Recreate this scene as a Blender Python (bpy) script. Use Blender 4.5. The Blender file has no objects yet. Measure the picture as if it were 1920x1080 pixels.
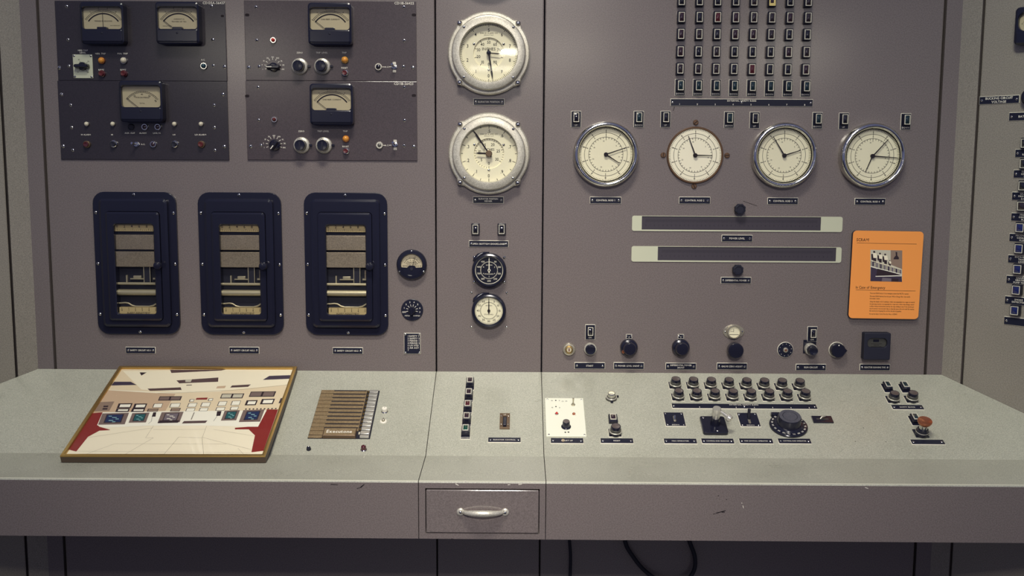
import bpy, math, random
from mathutils import Vector, Matrix

random.seed(7)
SC = bpy.context.scene
COL = SC.collection
PI = math.pi
V3 = Vector

# ------------------------------------------------------------------ camera
FPX, PITCH, ROLL, YAW = 1898.8, 0.1209, -0.0054, 0.0053
CZ = 1.4155                                   # lens height above the floor
RC = Matrix.Rotation(YAW, 3, 'Z') @ Matrix.Rotation(-PITCH, 3, 'X') @ Matrix.Rotation(ROLL, 3, 'Y')
CR, CF, CU = RC @ V3((1, 0, 0)), RC @ V3((0, 1, 0)), RC @ V3((0, 0, 1))
EYE = V3((0, 0, CZ))
cd = bpy.data.cameras.new('camera')
cd.sensor_width = 36
cd.lens = 36 * FPX / 1920
cd.clip_start, cd.clip_end = 0.05, 60
cam = bpy.data.objects.new('camera', cd)
COL.objects.link(cam)
cam.matrix_world = Matrix(((CR.x, CU.x, -CF.x, EYE.x), (CR.y, CU.y, -CF.y, EYE.y), (CR.z, CU.z, -CF.z, EYE.z), (0, 0, 0, 1)))
SC.camera = cam

# ------------------------------------------------------------------ world, lights, exposure
SC.view_settings.view_transform = 'Standard'
SC.view_settings.look = 'None'
SC.view_settings.exposure = 0.0
SC.view_settings.gamma = 1.0
SC.view_settings.use_curve_mapping = False
w = bpy.data.worlds.new('world')
SC.world = w
w.use_nodes = True
w.node_tree.nodes['Background'].inputs[0].default_value = (0.68, 0.75, 1.45, 1)
w.node_tree.nodes['Background'].inputs[1].default_value = 0.165


def area(name, loc, target, sx, sy, power, col=(1, 0.93, 0.76), spread=180):
    l = bpy.data.lights.new(name, 'AREA')
    l.shape = 'RECTANGLE'
    l.size, l.size_y, l.energy, l.color = sx, sy, power, col
    l.spread = math.radians(spread)
    o = bpy.data.objects.new(name, l)
    COL.objects.link(o)
    o.location = loc
    o.rotation_euler = (V3(target) - V3(loc)).to_track_quat('-Z', 'Y').to_euler()
    return o


# ceiling fixtures over the aisle in front of the console, an added fill lamp for the apron, and the rows further back in the room
area('ceiling_or_fill_light', (-0.14, 1.0, 3.6), (-0.12, 2.5, 1.05), 0.9, 0.32, 8.2, (1, 0.95, 0.82), 64)
area('ceiling_or_fill_light', (0.05, -1.6, 2.9), (0.05, 2.1, 0.62), 0.8, 0.3, 6.4, (1, 0.94, 0.86), 42)  # unseen fill lamp, added to brighten the middle of the apron
area('ceiling_or_fill_light', (0.35, 0.5, 3.2), (1.75, 2.05, 1.65), 0.6, 0.3, 5.5, (0.97, 1.0, 0.86), 55)
area('ceiling_or_fill_light', (-0.55, 0.5, 3.2), (-1.85, 2.05, 1.70), 0.6, 0.3, 4.2, (0.97, 1.0, 0.86), 55)
for bx, by, bw, bp in ((-3.7, -8.5, 1.3, 9), (0.4, -8.5, 1.3, 10), (3.5, -8.5, 1.3, 9), (-3.9, -10.9, 1.3, 5), (-0.35, -10.9, 0.8, 1.8), (3.7, -10.9, 1.3, 5)):
    area('ceiling_or_fill_light', (bx, by, 2.9), (bx * 0.2, 2.6, 1.7), bw, 0.08, bp)

# ------------------------------------------------------------------ surfaces: a local frame on each face of the console
D = 2.6                                       # distance from the lens to the upright panels
ZB, YC, ZC, YF, ZF, ZFB = -0.53664 + CZ, 2.28267, -0.67041 + CZ, 2.10964, -0.67548 + CZ, -0.80405 + CZ
XF_L, XF_R = -1.2535, 1.1073                  # folds where the side walls of the console begin
WR, WL = 0.8121, 0.7212


class Surf:
    def __init__(s, o, ex, ey):
        s.o, s.ex, s.ey = V3(o), V3(ex).normalized(), V3(ey).normalized()
        s.ez = s.ex.cross(s.ey)
        a, b, c, o = s.ex, s.ey, s.ez, s.o
        s.M = Matrix(((a.x, b.x, c.x, o.x), (a.y, b.y, c.y, o.y), (a.z, b.z, c.z, o.z), (0, 0, 0, 1)))

    def at(s, u, v, h=0.0):
        d = CF + CR * ((u - 960) / FPX) - CU * ((v - 540) / FPX)
        t = (s.ez.dot(s.o - EYE) + h) / d.dot(s.ez)
        q = EYE + d * t - s.o
        return q.dot(s.ex), q.dot(s.ey)


P = Surf((0, D, CZ), (1, 0, 0), (0, 0, 1))                      # upright panels
SL = Surf((0, YC, ZC), (1, 0, 0), (0, D - YC, ZB - ZC))         # sloping desk
LIP = Surf((0, YF, ZF), (1, 0, 0), (0, YC - YF, ZC - ZF))       # flat ledge
FR = Surf((0, YF, ZF), (1, 0, 0), (0, 0, 1))                    # front apron
WGR = Surf((XF_R, D, CZ), (math.cos(WR), -math.sin(WR), 0), (0, 0, 1))
WGL = Surf((XF_L, D, CZ), (math.cos(WL), math.sin(WL), 0), (0, 0, 1))
PX = 0.001362                                 # metres per photo pixel on the panels
SX = 0.00131                                  # and about the middle of the slope


# ------------------------------------------------------------------ materials
def lin(c):
    return tuple((x / 255 / 12.92 if x / 255 <= 0.04045 else ((x / 255 + 0.055) / 1.055) ** 2.4) for x in c) + (1,)


MATS = {}


def mat(name, rgb, rough=0.5, metal=0.0, spec=0.5, coat=0.0):
    m = bpy.data.materials.new(name)
    m.use_nodes = True
    b = m.node_tree.nodes['Principled BSDF']
    b.inputs['Base Color'].default_value = lin(rgb)
    b.inputs['Roughness'].default_value = rough
    b.inputs['Metallic'].default_value = metal
    b.inputs['Specular IOR Level'].default_value = spec
    b.inputs['Coat Weight'].default_value = coat
    b.inputs['Coat Roughness'].default_value = 0.16
    MATS[name] = m
    return m


def grain(name, scale, bump, mix=None, mscale=3.0, rvar=0.0, spots=None, stretch=None):
    """fine paint texture as bump, wear as a second colour, uneven gloss"""
    m = MATS[name]
    nt = m.node_tree
    b = nt.nodes['Principled BSDF']
    tc = nt.nodes.new('ShaderNodeTexCoord')
    src = tc.outputs['Object']
    if stretch:
        mp = nt.nodes.new('ShaderNodeMapping')
        mp.inputs['Scale'].default_value = stretch
        nt.links.new(src, mp.inputs[0])
        src = mp.outputs[0]
    n = nt.nodes.new('ShaderNodeTexNoise')
    n.inputs['Scale'].default_value = scale
    n.inputs['Detail'].default_value = 3
    nt.links.new(src, n.inputs['Vector'])
    bp = nt.nodes.new('ShaderNodeBump')
    bp.inputs['Strength'].default_value = bump
    bp.inputs['Distance'].default_value = 0.001
    nt.links.new(n.outputs[0], bp.inputs['Height'])
    nt.links.new(bp.outputs[0], b.inputs['Normal'])
    if mix:
        n2 = nt.nodes.new('ShaderNodeTexNoise')
        n2.inputs['Scale'].default_value = mscale
        n2.inputs['Detail'].default_value = 6
        n2.inputs['Roughness'].default_value = 0.62
        nt.links.new(src, n2.inputs['Vector'])
        cr = nt.nodes.new('ShaderNodeValToRGB')
        cr.color_ramp.elements[0].position = 0.34
        cr.color_ramp.elements[1].position = 0.68
        cr.color_ramp.elements[0].color = b.inputs['Base Color'].default_value[:]
        cr.color_ramp.elements[1].color = lin(mix)
        nt.links.new(n2.outputs[0], cr.inputs[0])
        out = cr.outputs[0]
        # fine fleck of the enamel
        n3 = nt.nodes.new('ShaderNodeTexNoise')
        n3.inputs['Scale'].default_value = 420
        n3.inputs['Detail'].default_value = 1
        nt.links.new(tc.outputs['Object'], n3.inputs['Vector'])
        mr = nt.nodes.new('ShaderNodeMapRange')
        mr.inputs['From Min'].default_value, mr.inputs['From Max'].default_value = 0.3, 0.7
        mr.inputs['To Min'].default_value, mr.inputs['To Max'].default_value = 0.80, 1.20
        nt.links.new(n3.outputs[0], mr.inputs[0])
        mx = nt.nodes.new('ShaderNodeVectorMath')
        mx.operation = 'SCALE'
        nt.links.new(out, mx.inputs[0])
        nt.links.new(mr.outputs[0], mx.inputs['Scale'])
        nt.links.new(mx.outputs[0], b.inputs['Base Color'])
        if rvar:
            mr2 = nt.nodes.new('ShaderNodeMapRange')
            r0 = b.inputs['Roughness'].default_value
            mr2.inputs['From Min'].default_value, mr2.inputs['From Max'].default_value = 0.3, 0.7
            mr2.inputs['To Min'].default_value, mr2.inputs['To Max'].default_value = r0 - rvar, r0 + rvar
            nt.links.new(n2.outputs[0], mr2.inputs[0])
            nt.links.new(mr2.outputs[0], b.inputs['Roughness'])


mat('panel_paint', (118, 109, 106), 0.5, 0, 0.3, 1.0)
grain('panel_paint', 260, 0.07, (121, 111, 108), 2.2)
mat('wing_paint_lit', (140, 134, 122), 0.5, 0, 0.3, 1.0)  # panel enamel made paler to carry the stronger light on the side walls
grain('wing_paint_lit', 260, 0.07, (146, 139, 127), 2.2)
mat('desk_paint_lit', (169, 169, 153), 0.34, 0, 0.5)  # panel enamel lightened and greened to carry overhead light on the desk top
grain('desk_paint_lit', 200, 0.10, (179, 179, 163), 5.0, 0.10)
mat('rack_black', (42, 37, 43), 0.5, 0, 0.3, 0.8)
grain('rack_black', 300, 0.07, (46, 40, 46), 3)
mat('rack_brown', (70, 61, 64), 0.5, 0, 0.3, 0.8)
grain('rack_brown', 300, 0.07, (75, 65, 67), 3)
mat('black', (29, 30, 45), 0.17, 0, 0.5)
mat('black_matte', (34, 35, 50), 0.6, 0, 0.3)
mat('plate_black', (29, 31, 48), 0.35, 0, 0.3)
mat('plate_edge', (228, 223, 203), 0.4)
mat('ink', (38, 32, 36), 0.7, 0, 0.2)
mat('paint_white', (242, 237, 220), 0.5)
mat('cream', (198, 186, 156), 0.6, 0, 0.3)
mat('ivory', (250, 244, 216), 0.55, 0, 0.3)
mat('scale_cream', (190, 170, 125), 0.6, 0, 0.3)
mat('chrome', (214, 212, 204), 0.12, 1.0)
mat('chrome_bright', (216, 213, 202), 0.2, 0.6)
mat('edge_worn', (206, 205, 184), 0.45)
mat('steel', (196, 190, 172), 0.32, 0.7)
grain('steel', 40, 0.15, (178, 170, 150), 14)
mat('alloy', (216, 212, 197), 0.36, 0.45)
grain('alloy', 90, 0.1, (192, 187, 170), 18)
mat('silver_paint', (212, 214, 186), 0.5, 0.2)
mat('mech_grey', (150, 138, 122), 0.45, 0.5)
grain('mech_grey', 300, 0.3, (140, 128, 112), 30)
mat('roller_steel', (190, 180, 152), 0.35, 0.6)
mat('brass', (176, 148, 92), 0.35, 1.0)
mat('bronze', (176, 154, 118), 0.42, 0.55)
grain('bronze', 200, 0.1, (160, 136, 100), 12, stretch=(1, 14, 1))
mat('bronze_dark', (112, 92, 72), 0.4, 0.5)
mat('copper', (182, 114, 84), 0.3, 0.8)
mat('brown_rim', (110, 84, 64), 0.4, 0.6)
mat('amber', (222, 150, 62), 0.2, 0, 0.6)
mat('milk', (220, 212, 186), 0.25, 0, 0.6)
mat('red', (196, 52, 44), 0.25, 0, 0.6)
mat('red_dark', (96, 38, 40), 0.35, 0, 0.5)
mat('lens_red', (80, 34, 38), 0.09, 0, 0.9)
mat('lens_maroon', (50, 34, 42), 0.09, 0, 0.9)
mat('lens_brown', (46, 38, 42), 0.09, 0, 0.9)
mat('lens_black', (30, 29, 38), 0.09, 0, 0.9)
mat('lens_teal', (28, 46, 52), 0.09, 0, 0.9)
mat('lens_green', (18, 70, 56), 0.09, 0, 0.9)
mat('lens_blue', (27, 37, 92), 0.09, 0, 0.9)
mat('lens_dark_teal', (32, 62, 74), 0.15, 0, 0.7)
mat('sticker_yellow', (224, 204, 130), 0.6)
mat('grey_metal', (96, 95, 90), 0.4, 0.5)
mat('knob_top', (84, 84, 92), 0.6, 0, 0.3)
grain('knob_top', 400, 0.4, (74, 74, 84), 60)
mat('cap_brown', (92, 82, 78), 0.3, 0, 0.6)
mat('white_plate', (240, 240, 220), 0.45)
mat('orange', (255, 163, 82), 0.5, 0, 0.3)
mat('slide_scale', (68, 63, 72), 0.5, 0, 0.3)
mat('slide_mark', (44, 40, 52), 0.6)
mat('gold', (190, 156, 92), 0.32, 0.85)
mat('frame_side', (92, 78, 66), 0.5, 0.3)
mat('dark_back', (30, 28, 40), 0.9)
mat('floor_vinyl', (84, 82, 92), 0.6)
mat('rubber', (26, 26, 38), 0.7)
PIC = {'p_cream': (250, 240, 212), 'p_light': (252, 248, 230), 'p_tan': (208, 180, 150), 'p_beige': (236, 218, 184), 'p_brown': (92, 72, 72), 'p_dark': (58, 46, 52), 'p_red': (140, 48, 46), 'p_navy': (38, 52, 92),
       'p_teal': (46, 96, 100), 'p_bezel': (128, 110, 104), 'p_mid': (150, 128, 112), 'p_line': (96, 78, 64), 'p_grey': (120, 110, 118), 'p_shadow': (70, 60, 78), 'p_pale': (206, 200, 178), 'p_cyan': (150, 196, 196)}
for k, c in PIC.items():
    mat(k, c, 0.3, 0, 0.3)


def glass_mat():
    m = bpy.data.materials.new('glass')
    m.use_nodes = True
    nt = m.node_tree
    nt.nodes.remove(nt.nodes['Principled BSDF'])
    t, g, lw, pw, ma, mx = (nt.nodes.new(k) for k in ('ShaderNodeBsdfTransparent', 'ShaderNodeBsdfGlossy', 'ShaderNodeLayerWeight', 'ShaderNodeMath', 'ShaderNodeMath', 'ShaderNodeMixShader'))
    t.inputs[0].default_value = (0.985, 0.985, 0.97, 1)
    g.inputs['Roughness'].default_value = 0.03
    lw.inputs['Blend'].default_value = 0.5
    pw.operation, pw.inputs[1].default_value = 'POWER', 5
    ma.operation, ma.inputs[1].default_value, ma.inputs[2].default_value = 'MULTIPLY_ADD', 0.96, 0.02
    nt.links.new(lw.outputs['Facing'], pw.inputs[0])
    nt.links.new(pw.outputs[0], ma.inputs[0])
    nt.links.new(ma.outputs[0], mx.inputs[0])
    nt.links.new(t.outputs[0], mx.inputs[1])
    nt.links.new(g.outputs[0], mx.inputs[2])
    nt.links.new(mx.outputs[0], nt.nodes['Material Output'].inputs[0])
    MATS['glass'] = m


glass_mat()


# ------------------------------------------------------------------ letters
GLY = {}


def load_glyphs():
    chars = "ABCDEFGHIJKLMNOPQRSTUVWXYZabcdefghijklmnopqrstuvwxyz0123456789-.,!'&:%()/"
    objs = []
    for c in chars:
        cu = bpy.data.curves.new('letter', 'FONT')
        cu.body = c
        cu.resolution_u = 2
        cu.offset = 0.0 if c in 'MWNw&%' else 0.014
        o = bpy.data.objects.new('letter', cu)
        COL.objects.link(o)
        objs.append((c, o))
    dg = bpy.context.evaluated_depsgraph_get()
    hh = 1
    for c, o in objs:
        me = o.evaluated_get(dg).to_mesh()
        vs = [(v.co.x, v.co.y) for v in me.vertices]
        GLY[c] = (vs, [tuple(p.vertices) for p in me.polygons], max(x for x, y in vs) + 0.07)
        if c == 'H':
            hh = max(y for x, y in vs)
        o.evaluated_get(dg).to_mesh_clear()
    for c, o in objs:
        cu = o.data
        bpy.data.objects.remove(o)
        bpy.data.curves.remove(cu)
    for c in list(GLY):
        vs, fs, a = GLY[c]
        GLY[c] = ([(x / hh, y / hh) for x, y in vs], fs, a / hh)


load_glyphs()


# ------------------------------------------------------------------ mesh building
def rrect(cx, cy, w, h, r, n=5):
    r = max(min(r, w / 2 - 1e-6, h / 2 - 1e-6), 1e-6)
    out = []
    for k, (sx, sy) in enumerate(((1, 1), (-1, 1), (-1, -1), (1, -1))):
        for i in range(n + 1):
            a = (k + i / n) * PI / 2
            out.append((cx + sx * (w / 2 - r) + r * math.cos(a), cy + sy * (h / 2 - r) + r * math.sin(a)))
    return out


class MB:
    def __init__(s):
        s.v, s.f, s.m, s.names = [], [], [], []

    def mi(s, name):
        if name not in s.names:
            s.names.append(name)
        return s.names.index(name)

    def add(s, vs, fs, m):
        o, k = len(s.v), s.mi(m)
        s.v += [tuple(x) for x in vs]
        s.f += [tuple(i + o for i in f) for f in fs]
        s.m += [k] * len(fs)
        return s

    def rings(s, rings, m, cap0=True, cap1=True, mtop=None):
        n = len(rings[0])
        vs = [p for r in rings for p in r]
        fs = []
        for k in range(len(rings) - 1):
            for i in range(n):
                j = (i + 1) % n
                fs.append((k * n + i, k * n + j, (k + 1) * n + j, (k + 1) * n + i))
        if cap0:
            fs.append(tuple(range(n - 1, -1, -1)))
        if cap1 and not mtop:
            fs.append(tuple((len(rings) - 1) * n + i for i in range(n)))
        s.add(vs, fs, m)
        if cap1 and mtop:
            s.add(rings[-1], [tuple(range(n))], mtop)
        return s

    def prism(s, cx, cy, w, h, r, z0, z1, m, bev=0.0, mtop=None, n=5):
        R = [[(x, y, z0) for x, y in rrect(cx, cy, w, h, r, n)]]
        if bev:
            R.append([(x, y, z1 - bev * 0.45) for x, y in rrect(cx, cy, w, h, r, n)])
            R.append([(x, y, z1) for x, y in rrect(cx, cy, w - 2 * bev, h - 2 * bev, max(r - bev, 1e-5), n)])
        else:
            R.append([(x, y, z1) for x, y in rrect(cx, cy, w, h, r, n)])
        return s.rings(R, m, mtop=mtop)

    def box(s, x0, y0, z0, x1, y1, z1, m, bev=0.0, mtop=None):
        return s.prism((x0 + x1) / 2, (y0 + y1) / 2, x1 - x0, y1 - y0, min(bev, 0.002) or 1e-5, z0, z1, m, bev, mtop, n=2)

    def ringrr(s, o, i, z0, z1, m, bev=0.0, zi=None, n=5):
        """a plate (cx, cy, w, h, r) with a hole of the same form; zi: floor level of the hole's wall"""
        zi = z0 if zi is None else zi
        b = bev
        R = [[(x, y, z0) for x, y in rrect(*o, n)], [(x, y, z1 - b * 0.45) for x, y in rrect(*o, n)]]
        if b:
            R.append([(x, y, z1) for x, y in rrect(o[0], o[1], o[2] - 2 * b, o[3] - 2 * b, max(o[4] - b, 1e-5), n)])
            R.append([(x, y, z1) for x, y in rrect(i[0], i[1], i[2] + b, i[3] + b, i[4] + b / 2, n)])
        R.append([(x, y, z1 - b / 2) for x, y in rrect(*i, n)])
        R.append([(x, y, zi) for x, y in rrect(*i, n)])
        return s.rings(R, m, cap0=False, cap1=False)

    def lathe(s, prof, m, cx=0, cy=0, seg=32, cap0=True, cap1=True, mtop=None):
        seg = seg if seg == 6 else max(seg, 18)
        R = [[(cx + r * math.cos(2 * PI * i / seg), cy + r * math.sin(2 * PI * i / seg), z) for i in range(seg)] for r, z in prof]
        return s.rings(R, m, cap0, cap1, mtop)

    def dome(s, r, z0, h, m, cx=0, cy=0, seg=16, k=4):
        k = max(k, 5)
        return s.lathe([(r * math.cos(a * PI / 2 / k * 0.97), z0 + h * math.sin(a * PI / 2 / k)) for a in range(k + 1)], m, cx, cy, seg)

    def poly(s, pts, z, m):
        return s.add([(x, y, z) for x, y in pts], [tuple(range(len(pts)))], m)

    def rect(s, x0, y0, x1, y1, z, m):
        return s.poly([(x0, y0), (x1, y0), (x1, y1), (x0, y1)], z, m)

    def line(s, p, q, w, z, m, w2=None):
        d = V3((q[0] - p[0], q[1] - p[1]))
        if d.length < 1e-9:
            return s
        n = V3((-d.y, d.x)).normalized() * w / 2
        n2 = n if w2 is None else n * (w2 / w)
        return s.poly([(p[0] - n.x, p[1] - n.y), (q[0] - n2.x, q[1] - n2.y), (q[0] + n2.x, q[1] + n2.y), (p[0] + n.x, p[1] + n.y)], z, m)

    def arc(s, cx, cy, r, w, a0, a1, z, m, n=40):
        vs, fs = [], []
        for i in range(n + 1):
            a = a0 + (a1 - a0) * i / n
            for q in (r - w / 2, r + w / 2):
                vs.append((cx + q * math.cos(a), cy + q * math.sin(a), z))
        for i in range(n):
            fs.append((2 * i, 2 * i + 1, 2 * i + 3, 2 * i + 2) if a1 < a0 else (2 * i + 1, 2 * i, 2 * i + 2, 2 * i + 3))
        return s.add(vs, fs, m)

    def ticks(s, cx, cy, r0, r1, w, z, m, n, a0, a1, skip=None):
        for i in range(n + 1):
            if skip and i % skip == 0:
                continue
            a = a0 + (a1 - a0) * i / n
            c, t = math.cos(a), math.sin(a)
            s.line((cx + r0 * c, cy + r0 * t), (cx + r1 * c, cy + r1 * t), w, z, m)
        return s

    def text(s, t, x, y, h, z, m, align='c', cond=1.0, maxw=None, rot=0.0):
        adv = [GLY[c][2] if c in GLY else 0.5 for c in t]
        W = sum(adv) * h * cond
        if maxw and W > maxw:
            cond *= maxw / W
            W = maxw
        px = {'c': -W / 2, 'l': 0, 'r': -W}[align]
        ca, sa = math.cos(rot), math.sin(rot)
        for c, a in zip(t, adv):
            if c in GLY:
                vs, fs, _ = GLY[c]
                pts = [(px + gx * h * cond, (gy - 0.5) * h) for gx, gy in vs]
                s.add([(x + a_ * ca - b_ * sa, y + a_ * sa + b_ * ca, z) for a_, b_ in pts], fs, m)
            px += a * h * cond
        return s

    def tube(s, pts, r, m, seg=10, caps=True):
        seg = max(seg, 16) if seg != 6 else 6
        pts = [V3(p) for p in pts]
        rr = r if isinstance(r, (list, tuple)) else [r] * len(pts)
        R, up = [], None
        for i, p in enumerate(pts):
            d = (pts[min(i + 1, len(pts) - 1)] - pts[max(i - 1, 0)]).normalized()
            if up is None:
                up = V3((0, 0, 1)) if abs(d.z) < 0.9 else V3((0, 1, 0))
            a = up - d * up.dot(d)
            a.normalize()
            up = a
            b = d.cross(a)
            R.append([tuple(p + a * (rr[i] * math.cos(2 * PI * k / seg)) + b * (rr[i] * math.sin(2 * PI * k / seg))) for k in range(seg)])
        return s.rings(R, m, caps, caps)

    def mesh(s, name, sharp=23):
        me = bpy.data.meshes.new(name)
        me.from_pydata(s.v, [], s.f)
        for k in s.names:
            me.materials.append(MATS[k])
        me.polygons.foreach_set('material_index', s.m)
        me.shade_smooth()
        me.set_sharp_from_angle(angle=math.radians(sharp))
        me.update()
        return me

    def build(s, name, parent=None, sharp=23, loc=None):
        return put(s.mesh(name, sharp), name, parent, loc)


def put(me, name, parent=None, loc=None, scale=None):
    o = bpy.data.objects.new(name, me)
    COL.objects.link(o)
    if parent is not None:
        o.parent = parent
    if loc is not None:
        o.location = loc
    if scale is not None:
        o.scale = (scale,) * 3
    return o


def tag(o, label, cat, group=None, kind=None):
    o['label'], o['category'] = label, cat
    if group:
        o['group'] = group
    if kind:
        o['kind'] = kind
    return o


def place(o, S, xy, z=0.0, rot=0.0):
    o.matrix_world = S.M @ Matrix.Translation((xy[0], xy[1], z)) @ Matrix.Rotation(rot, 4, 'Z')
    return o


def thing(name, label, cat, S, xy, group=None, z=0.0, rot=0.0):
    o = bpy.data.objects.new(name, None)
    o.empty_display_size = 0.02
    COL.objects.link(o)
    place(o, S, xy, z, rot)
    return tag(o, label, cat, group)


KIDS = {}


def kids(root):
    return [o for o in COL.objects if o.parent is root]


def dup(root, label, S, xy, group=None, z=0.0, rot=0.0):
    """a copy of a thing with copies of its parts and sub-parts"""
    r = root.copy()
    COL.objects.link(r)
    place(r, S, xy, z, rot)
    r['label'] = label
    if group:
        r['group'] = group
    if root.name not in KIDS:
        KIDS[root.name] = [(c, kids(c)) for c in kids(root)]
    made = []
    for ch, gs in KIDS[root.name]:
        c = ch.copy()
        COL.objects.link(c)
        c.parent = r
        made.append(c)
        for g in gs:
            d = g.copy()
            COL.objects.link(d)
            d.parent = c
    return r


def remat(root, part, old, new):
    """give one part of a copied thing its own colour"""
    for o in kids(root):
        if o.name.split('.')[0] == part:
            o.data = o.data.copy()
            for i, m in enumerate(o.data.materials):
                if m is MATS[old]:
                    o.data.materials[i] = MATS[new]


# one screw, shared
_s = MB().dome(1, 0, 0.55, 'chrome', seg=14, k=3)
_s.box(-0.8, -0.14, 0.45, 0.8, 0.14, 0.58, 'ink')
SCREW = _s.mesh('screw')
_s = MB().dome(1, 0, 0.5, 'chrome', seg=14, k=3)
_s.lathe([(0.42, 0.4), (0.42, 0.53)], 'ink', seg=8)
CAPSCREW = _s.mesh('cap_screw')


def screws(root, pts, r, z, me=None, name='screw'):
    for i, (x, y) in enumerate(pts):
        o = put(me or SCREW, name, root, (x, y, z), r)
        o.rotation_euler.z = 0.7 + 1.3 * i


# ------------------------------------------------------------------ the setting
def struct(mb, name):
    o = mb.build(name)
    o['kind'] = 'structure'
    return o


struct(MB().box(-6, -12, -0.05, 6, 4, 0, 'floor_vinyl'), 'floor')
struct(MB().box(-3.2, D + 0.05, 0, 3.2, D + 0.09, 2.4, 'dark_back'), 'wall_back')

# ------------------------------------------------------------------ upright panels of the console
TOP = 2.15


def upright(name, label, x0, x1, S=P, m='panel_paint', extra=None):
    mb = MB()
    mb.box(x0, -CZ, -0.03, x1, TOP - CZ, 0, m, 0.0025)
    if extra:
        extra(mb)
    o = mb.build(name)
    place(o, S, (0, 0))
    return tag(o, label, 'panel', 'upright panels of the console')


G_L, S_1, S_2, G_R = -1.2085, -0.2101, 0.0641, 1.0647


def marks_right(mb):
    # seam of the welded sheet, scratches and grease marks
    def ln(a, b, wpx, m='ink'):
        mb.line(P.at(*a), P.at(*b), wpx * PX, 0.0002, m)
    ln((1393, 377), (1419, 386), 0.8)
    ln((1265, 200), (1262, 208), 1.0)


upright('instrument_panel', 'wide grey painted steel panel with black recorders, left of the round inch gauges', G_L + 0.0035, S_1 - 0.002)
upright('instrument_panel', 'narrow grey painted steel panel carrying the two large inch gauges', S_1 + 0.002, S_2 - 0.002)
upright('instrument_panel', 'wide grey painted steel panel with four clock dials and the orange sign', S_2 + 0.002, G_R - 0.0035, extra=marks_right)


def corner(name, label, xa, xf, S, xw):
    """post bent along the fold xf: flat strip from xa in the panel plane, then a strip on the side wall to local xw"""
    mb = MB()
    a = V3((xa, D, 0))
    b = V3((xf, D, 0))
    c = S.o + S.ex * xw
    c.z = 0
    off = V3((0, 0.03, 0))
    n2 = -S.ez * 0.03
    bb = V3((xf, D + 0.03, 0)) + (V3((1, 0, 0)) if xf > 0 else V3((-1, 0, 0))) * 0.012
    base = [a, b, c, c + n2, bb, a + off]
    if xf < 0:
        base = base[::-1]
    mb.rings([[(p.x, p.y, 0) for p in base], [(p.x, p.y, TOP) for p in base]], 'panel_paint')
    mb.m[3 if xf < 0 else 1] = mb.mi('wing_paint_lit')     # the strip past the fold has the side wall's stronger light painted in
    return tag(mb.build(name, sharp=20), label, 'post', 'corner posts of the console')


WRX = (WGR.at(1843, 0)[0] + WGR.at(1805, 720)[0]) / 2
WLX = (WGL.at(0, 150)[0] + WGL.at(33, 705)[0]) / 2
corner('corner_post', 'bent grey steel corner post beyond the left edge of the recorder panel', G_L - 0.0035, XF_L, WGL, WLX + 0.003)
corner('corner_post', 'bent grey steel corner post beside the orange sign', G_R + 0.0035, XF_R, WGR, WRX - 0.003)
upright('side_panel', 'bare angled grey steel side panel at the left end of the console', WLX - 1.1, WLX - 0.003, WGL, 'wing_paint_lit')
upright('side_panel', 'angled grey steel side panel carrying blue lamps and the bucking circuit sign', WRX + 0.003, WRX + 1.1, WGR, 'wing_paint_lit')

# ------------------------------------------------------------------ desk
APR = YF + 0.014


def desk_body(x0b, x1b, cut0=None, cut1=None, yfront=YF):
    """closed sheet-metal shell; ends square, or cut along a side wall"""
    def ends(y):
        a = x0b if cut0 is None else cut0(y)
        b = x1b if cut1 is None else cut1(y)
        return a, b
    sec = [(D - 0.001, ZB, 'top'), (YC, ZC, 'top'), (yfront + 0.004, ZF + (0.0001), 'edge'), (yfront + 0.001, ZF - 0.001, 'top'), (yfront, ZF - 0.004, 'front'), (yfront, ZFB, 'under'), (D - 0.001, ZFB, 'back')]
    mb = MB()
    L, R = [], []
    for y, z, _ in sec:
        a, b = ends(y)
        L.append((a, y, z))
        R.append((b, y, z))
    n = len(sec)
    vs = L + R
    for i in range(n):
        j = (i + 1) % n
        mb.add(vs, [(i, j, n + j, n + i)], 'desk_paint_lit' if sec[i][2] == 'top' else 'edge_worn' if sec[i][2] == 'edge' else 'panel_paint')
    mb.add(vs, [tuple(range(n - 1, -1, -1)), tuple(range(n, 2 * n))], 'panel_paint')
    return mb


def cutL(y):
    return XF_L - (D - y) / math.tan(WL) + 0.0015


def cutR(y):
    return XF_R + (D - y) / math.tan(WR) - 0.0015


def scuffs(mb, lst, S=SL, m='paint_white'):
    """chips and scratches in the enamel, (u, v, u2, v2, width px)"""
    for u, v, u2, v2, wpx in lst:
        h = S.ez * 0.0003
        a, b = S.at(u, v), S.at(u2, v2)
        d = V3((b[0] - a[0], b[1] - a[1]))
        nn = V3((-d.y, d.x)).normalized() * wpx * SX / 2
        q = [(a[0] - nn.x, a[1] - nn.y), (b[0] - nn.x * .6, b[1] - nn.y * .6), (b[0] + nn.x * .6, b[1] + nn.y * .6), (a[0] + nn.x, a[1] + nn.y)]
        mb.add([S.o + S.ex * x + S.ey * y + h for x, y in q], [(0, 1, 2, 3)], m)
    return mb


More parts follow.
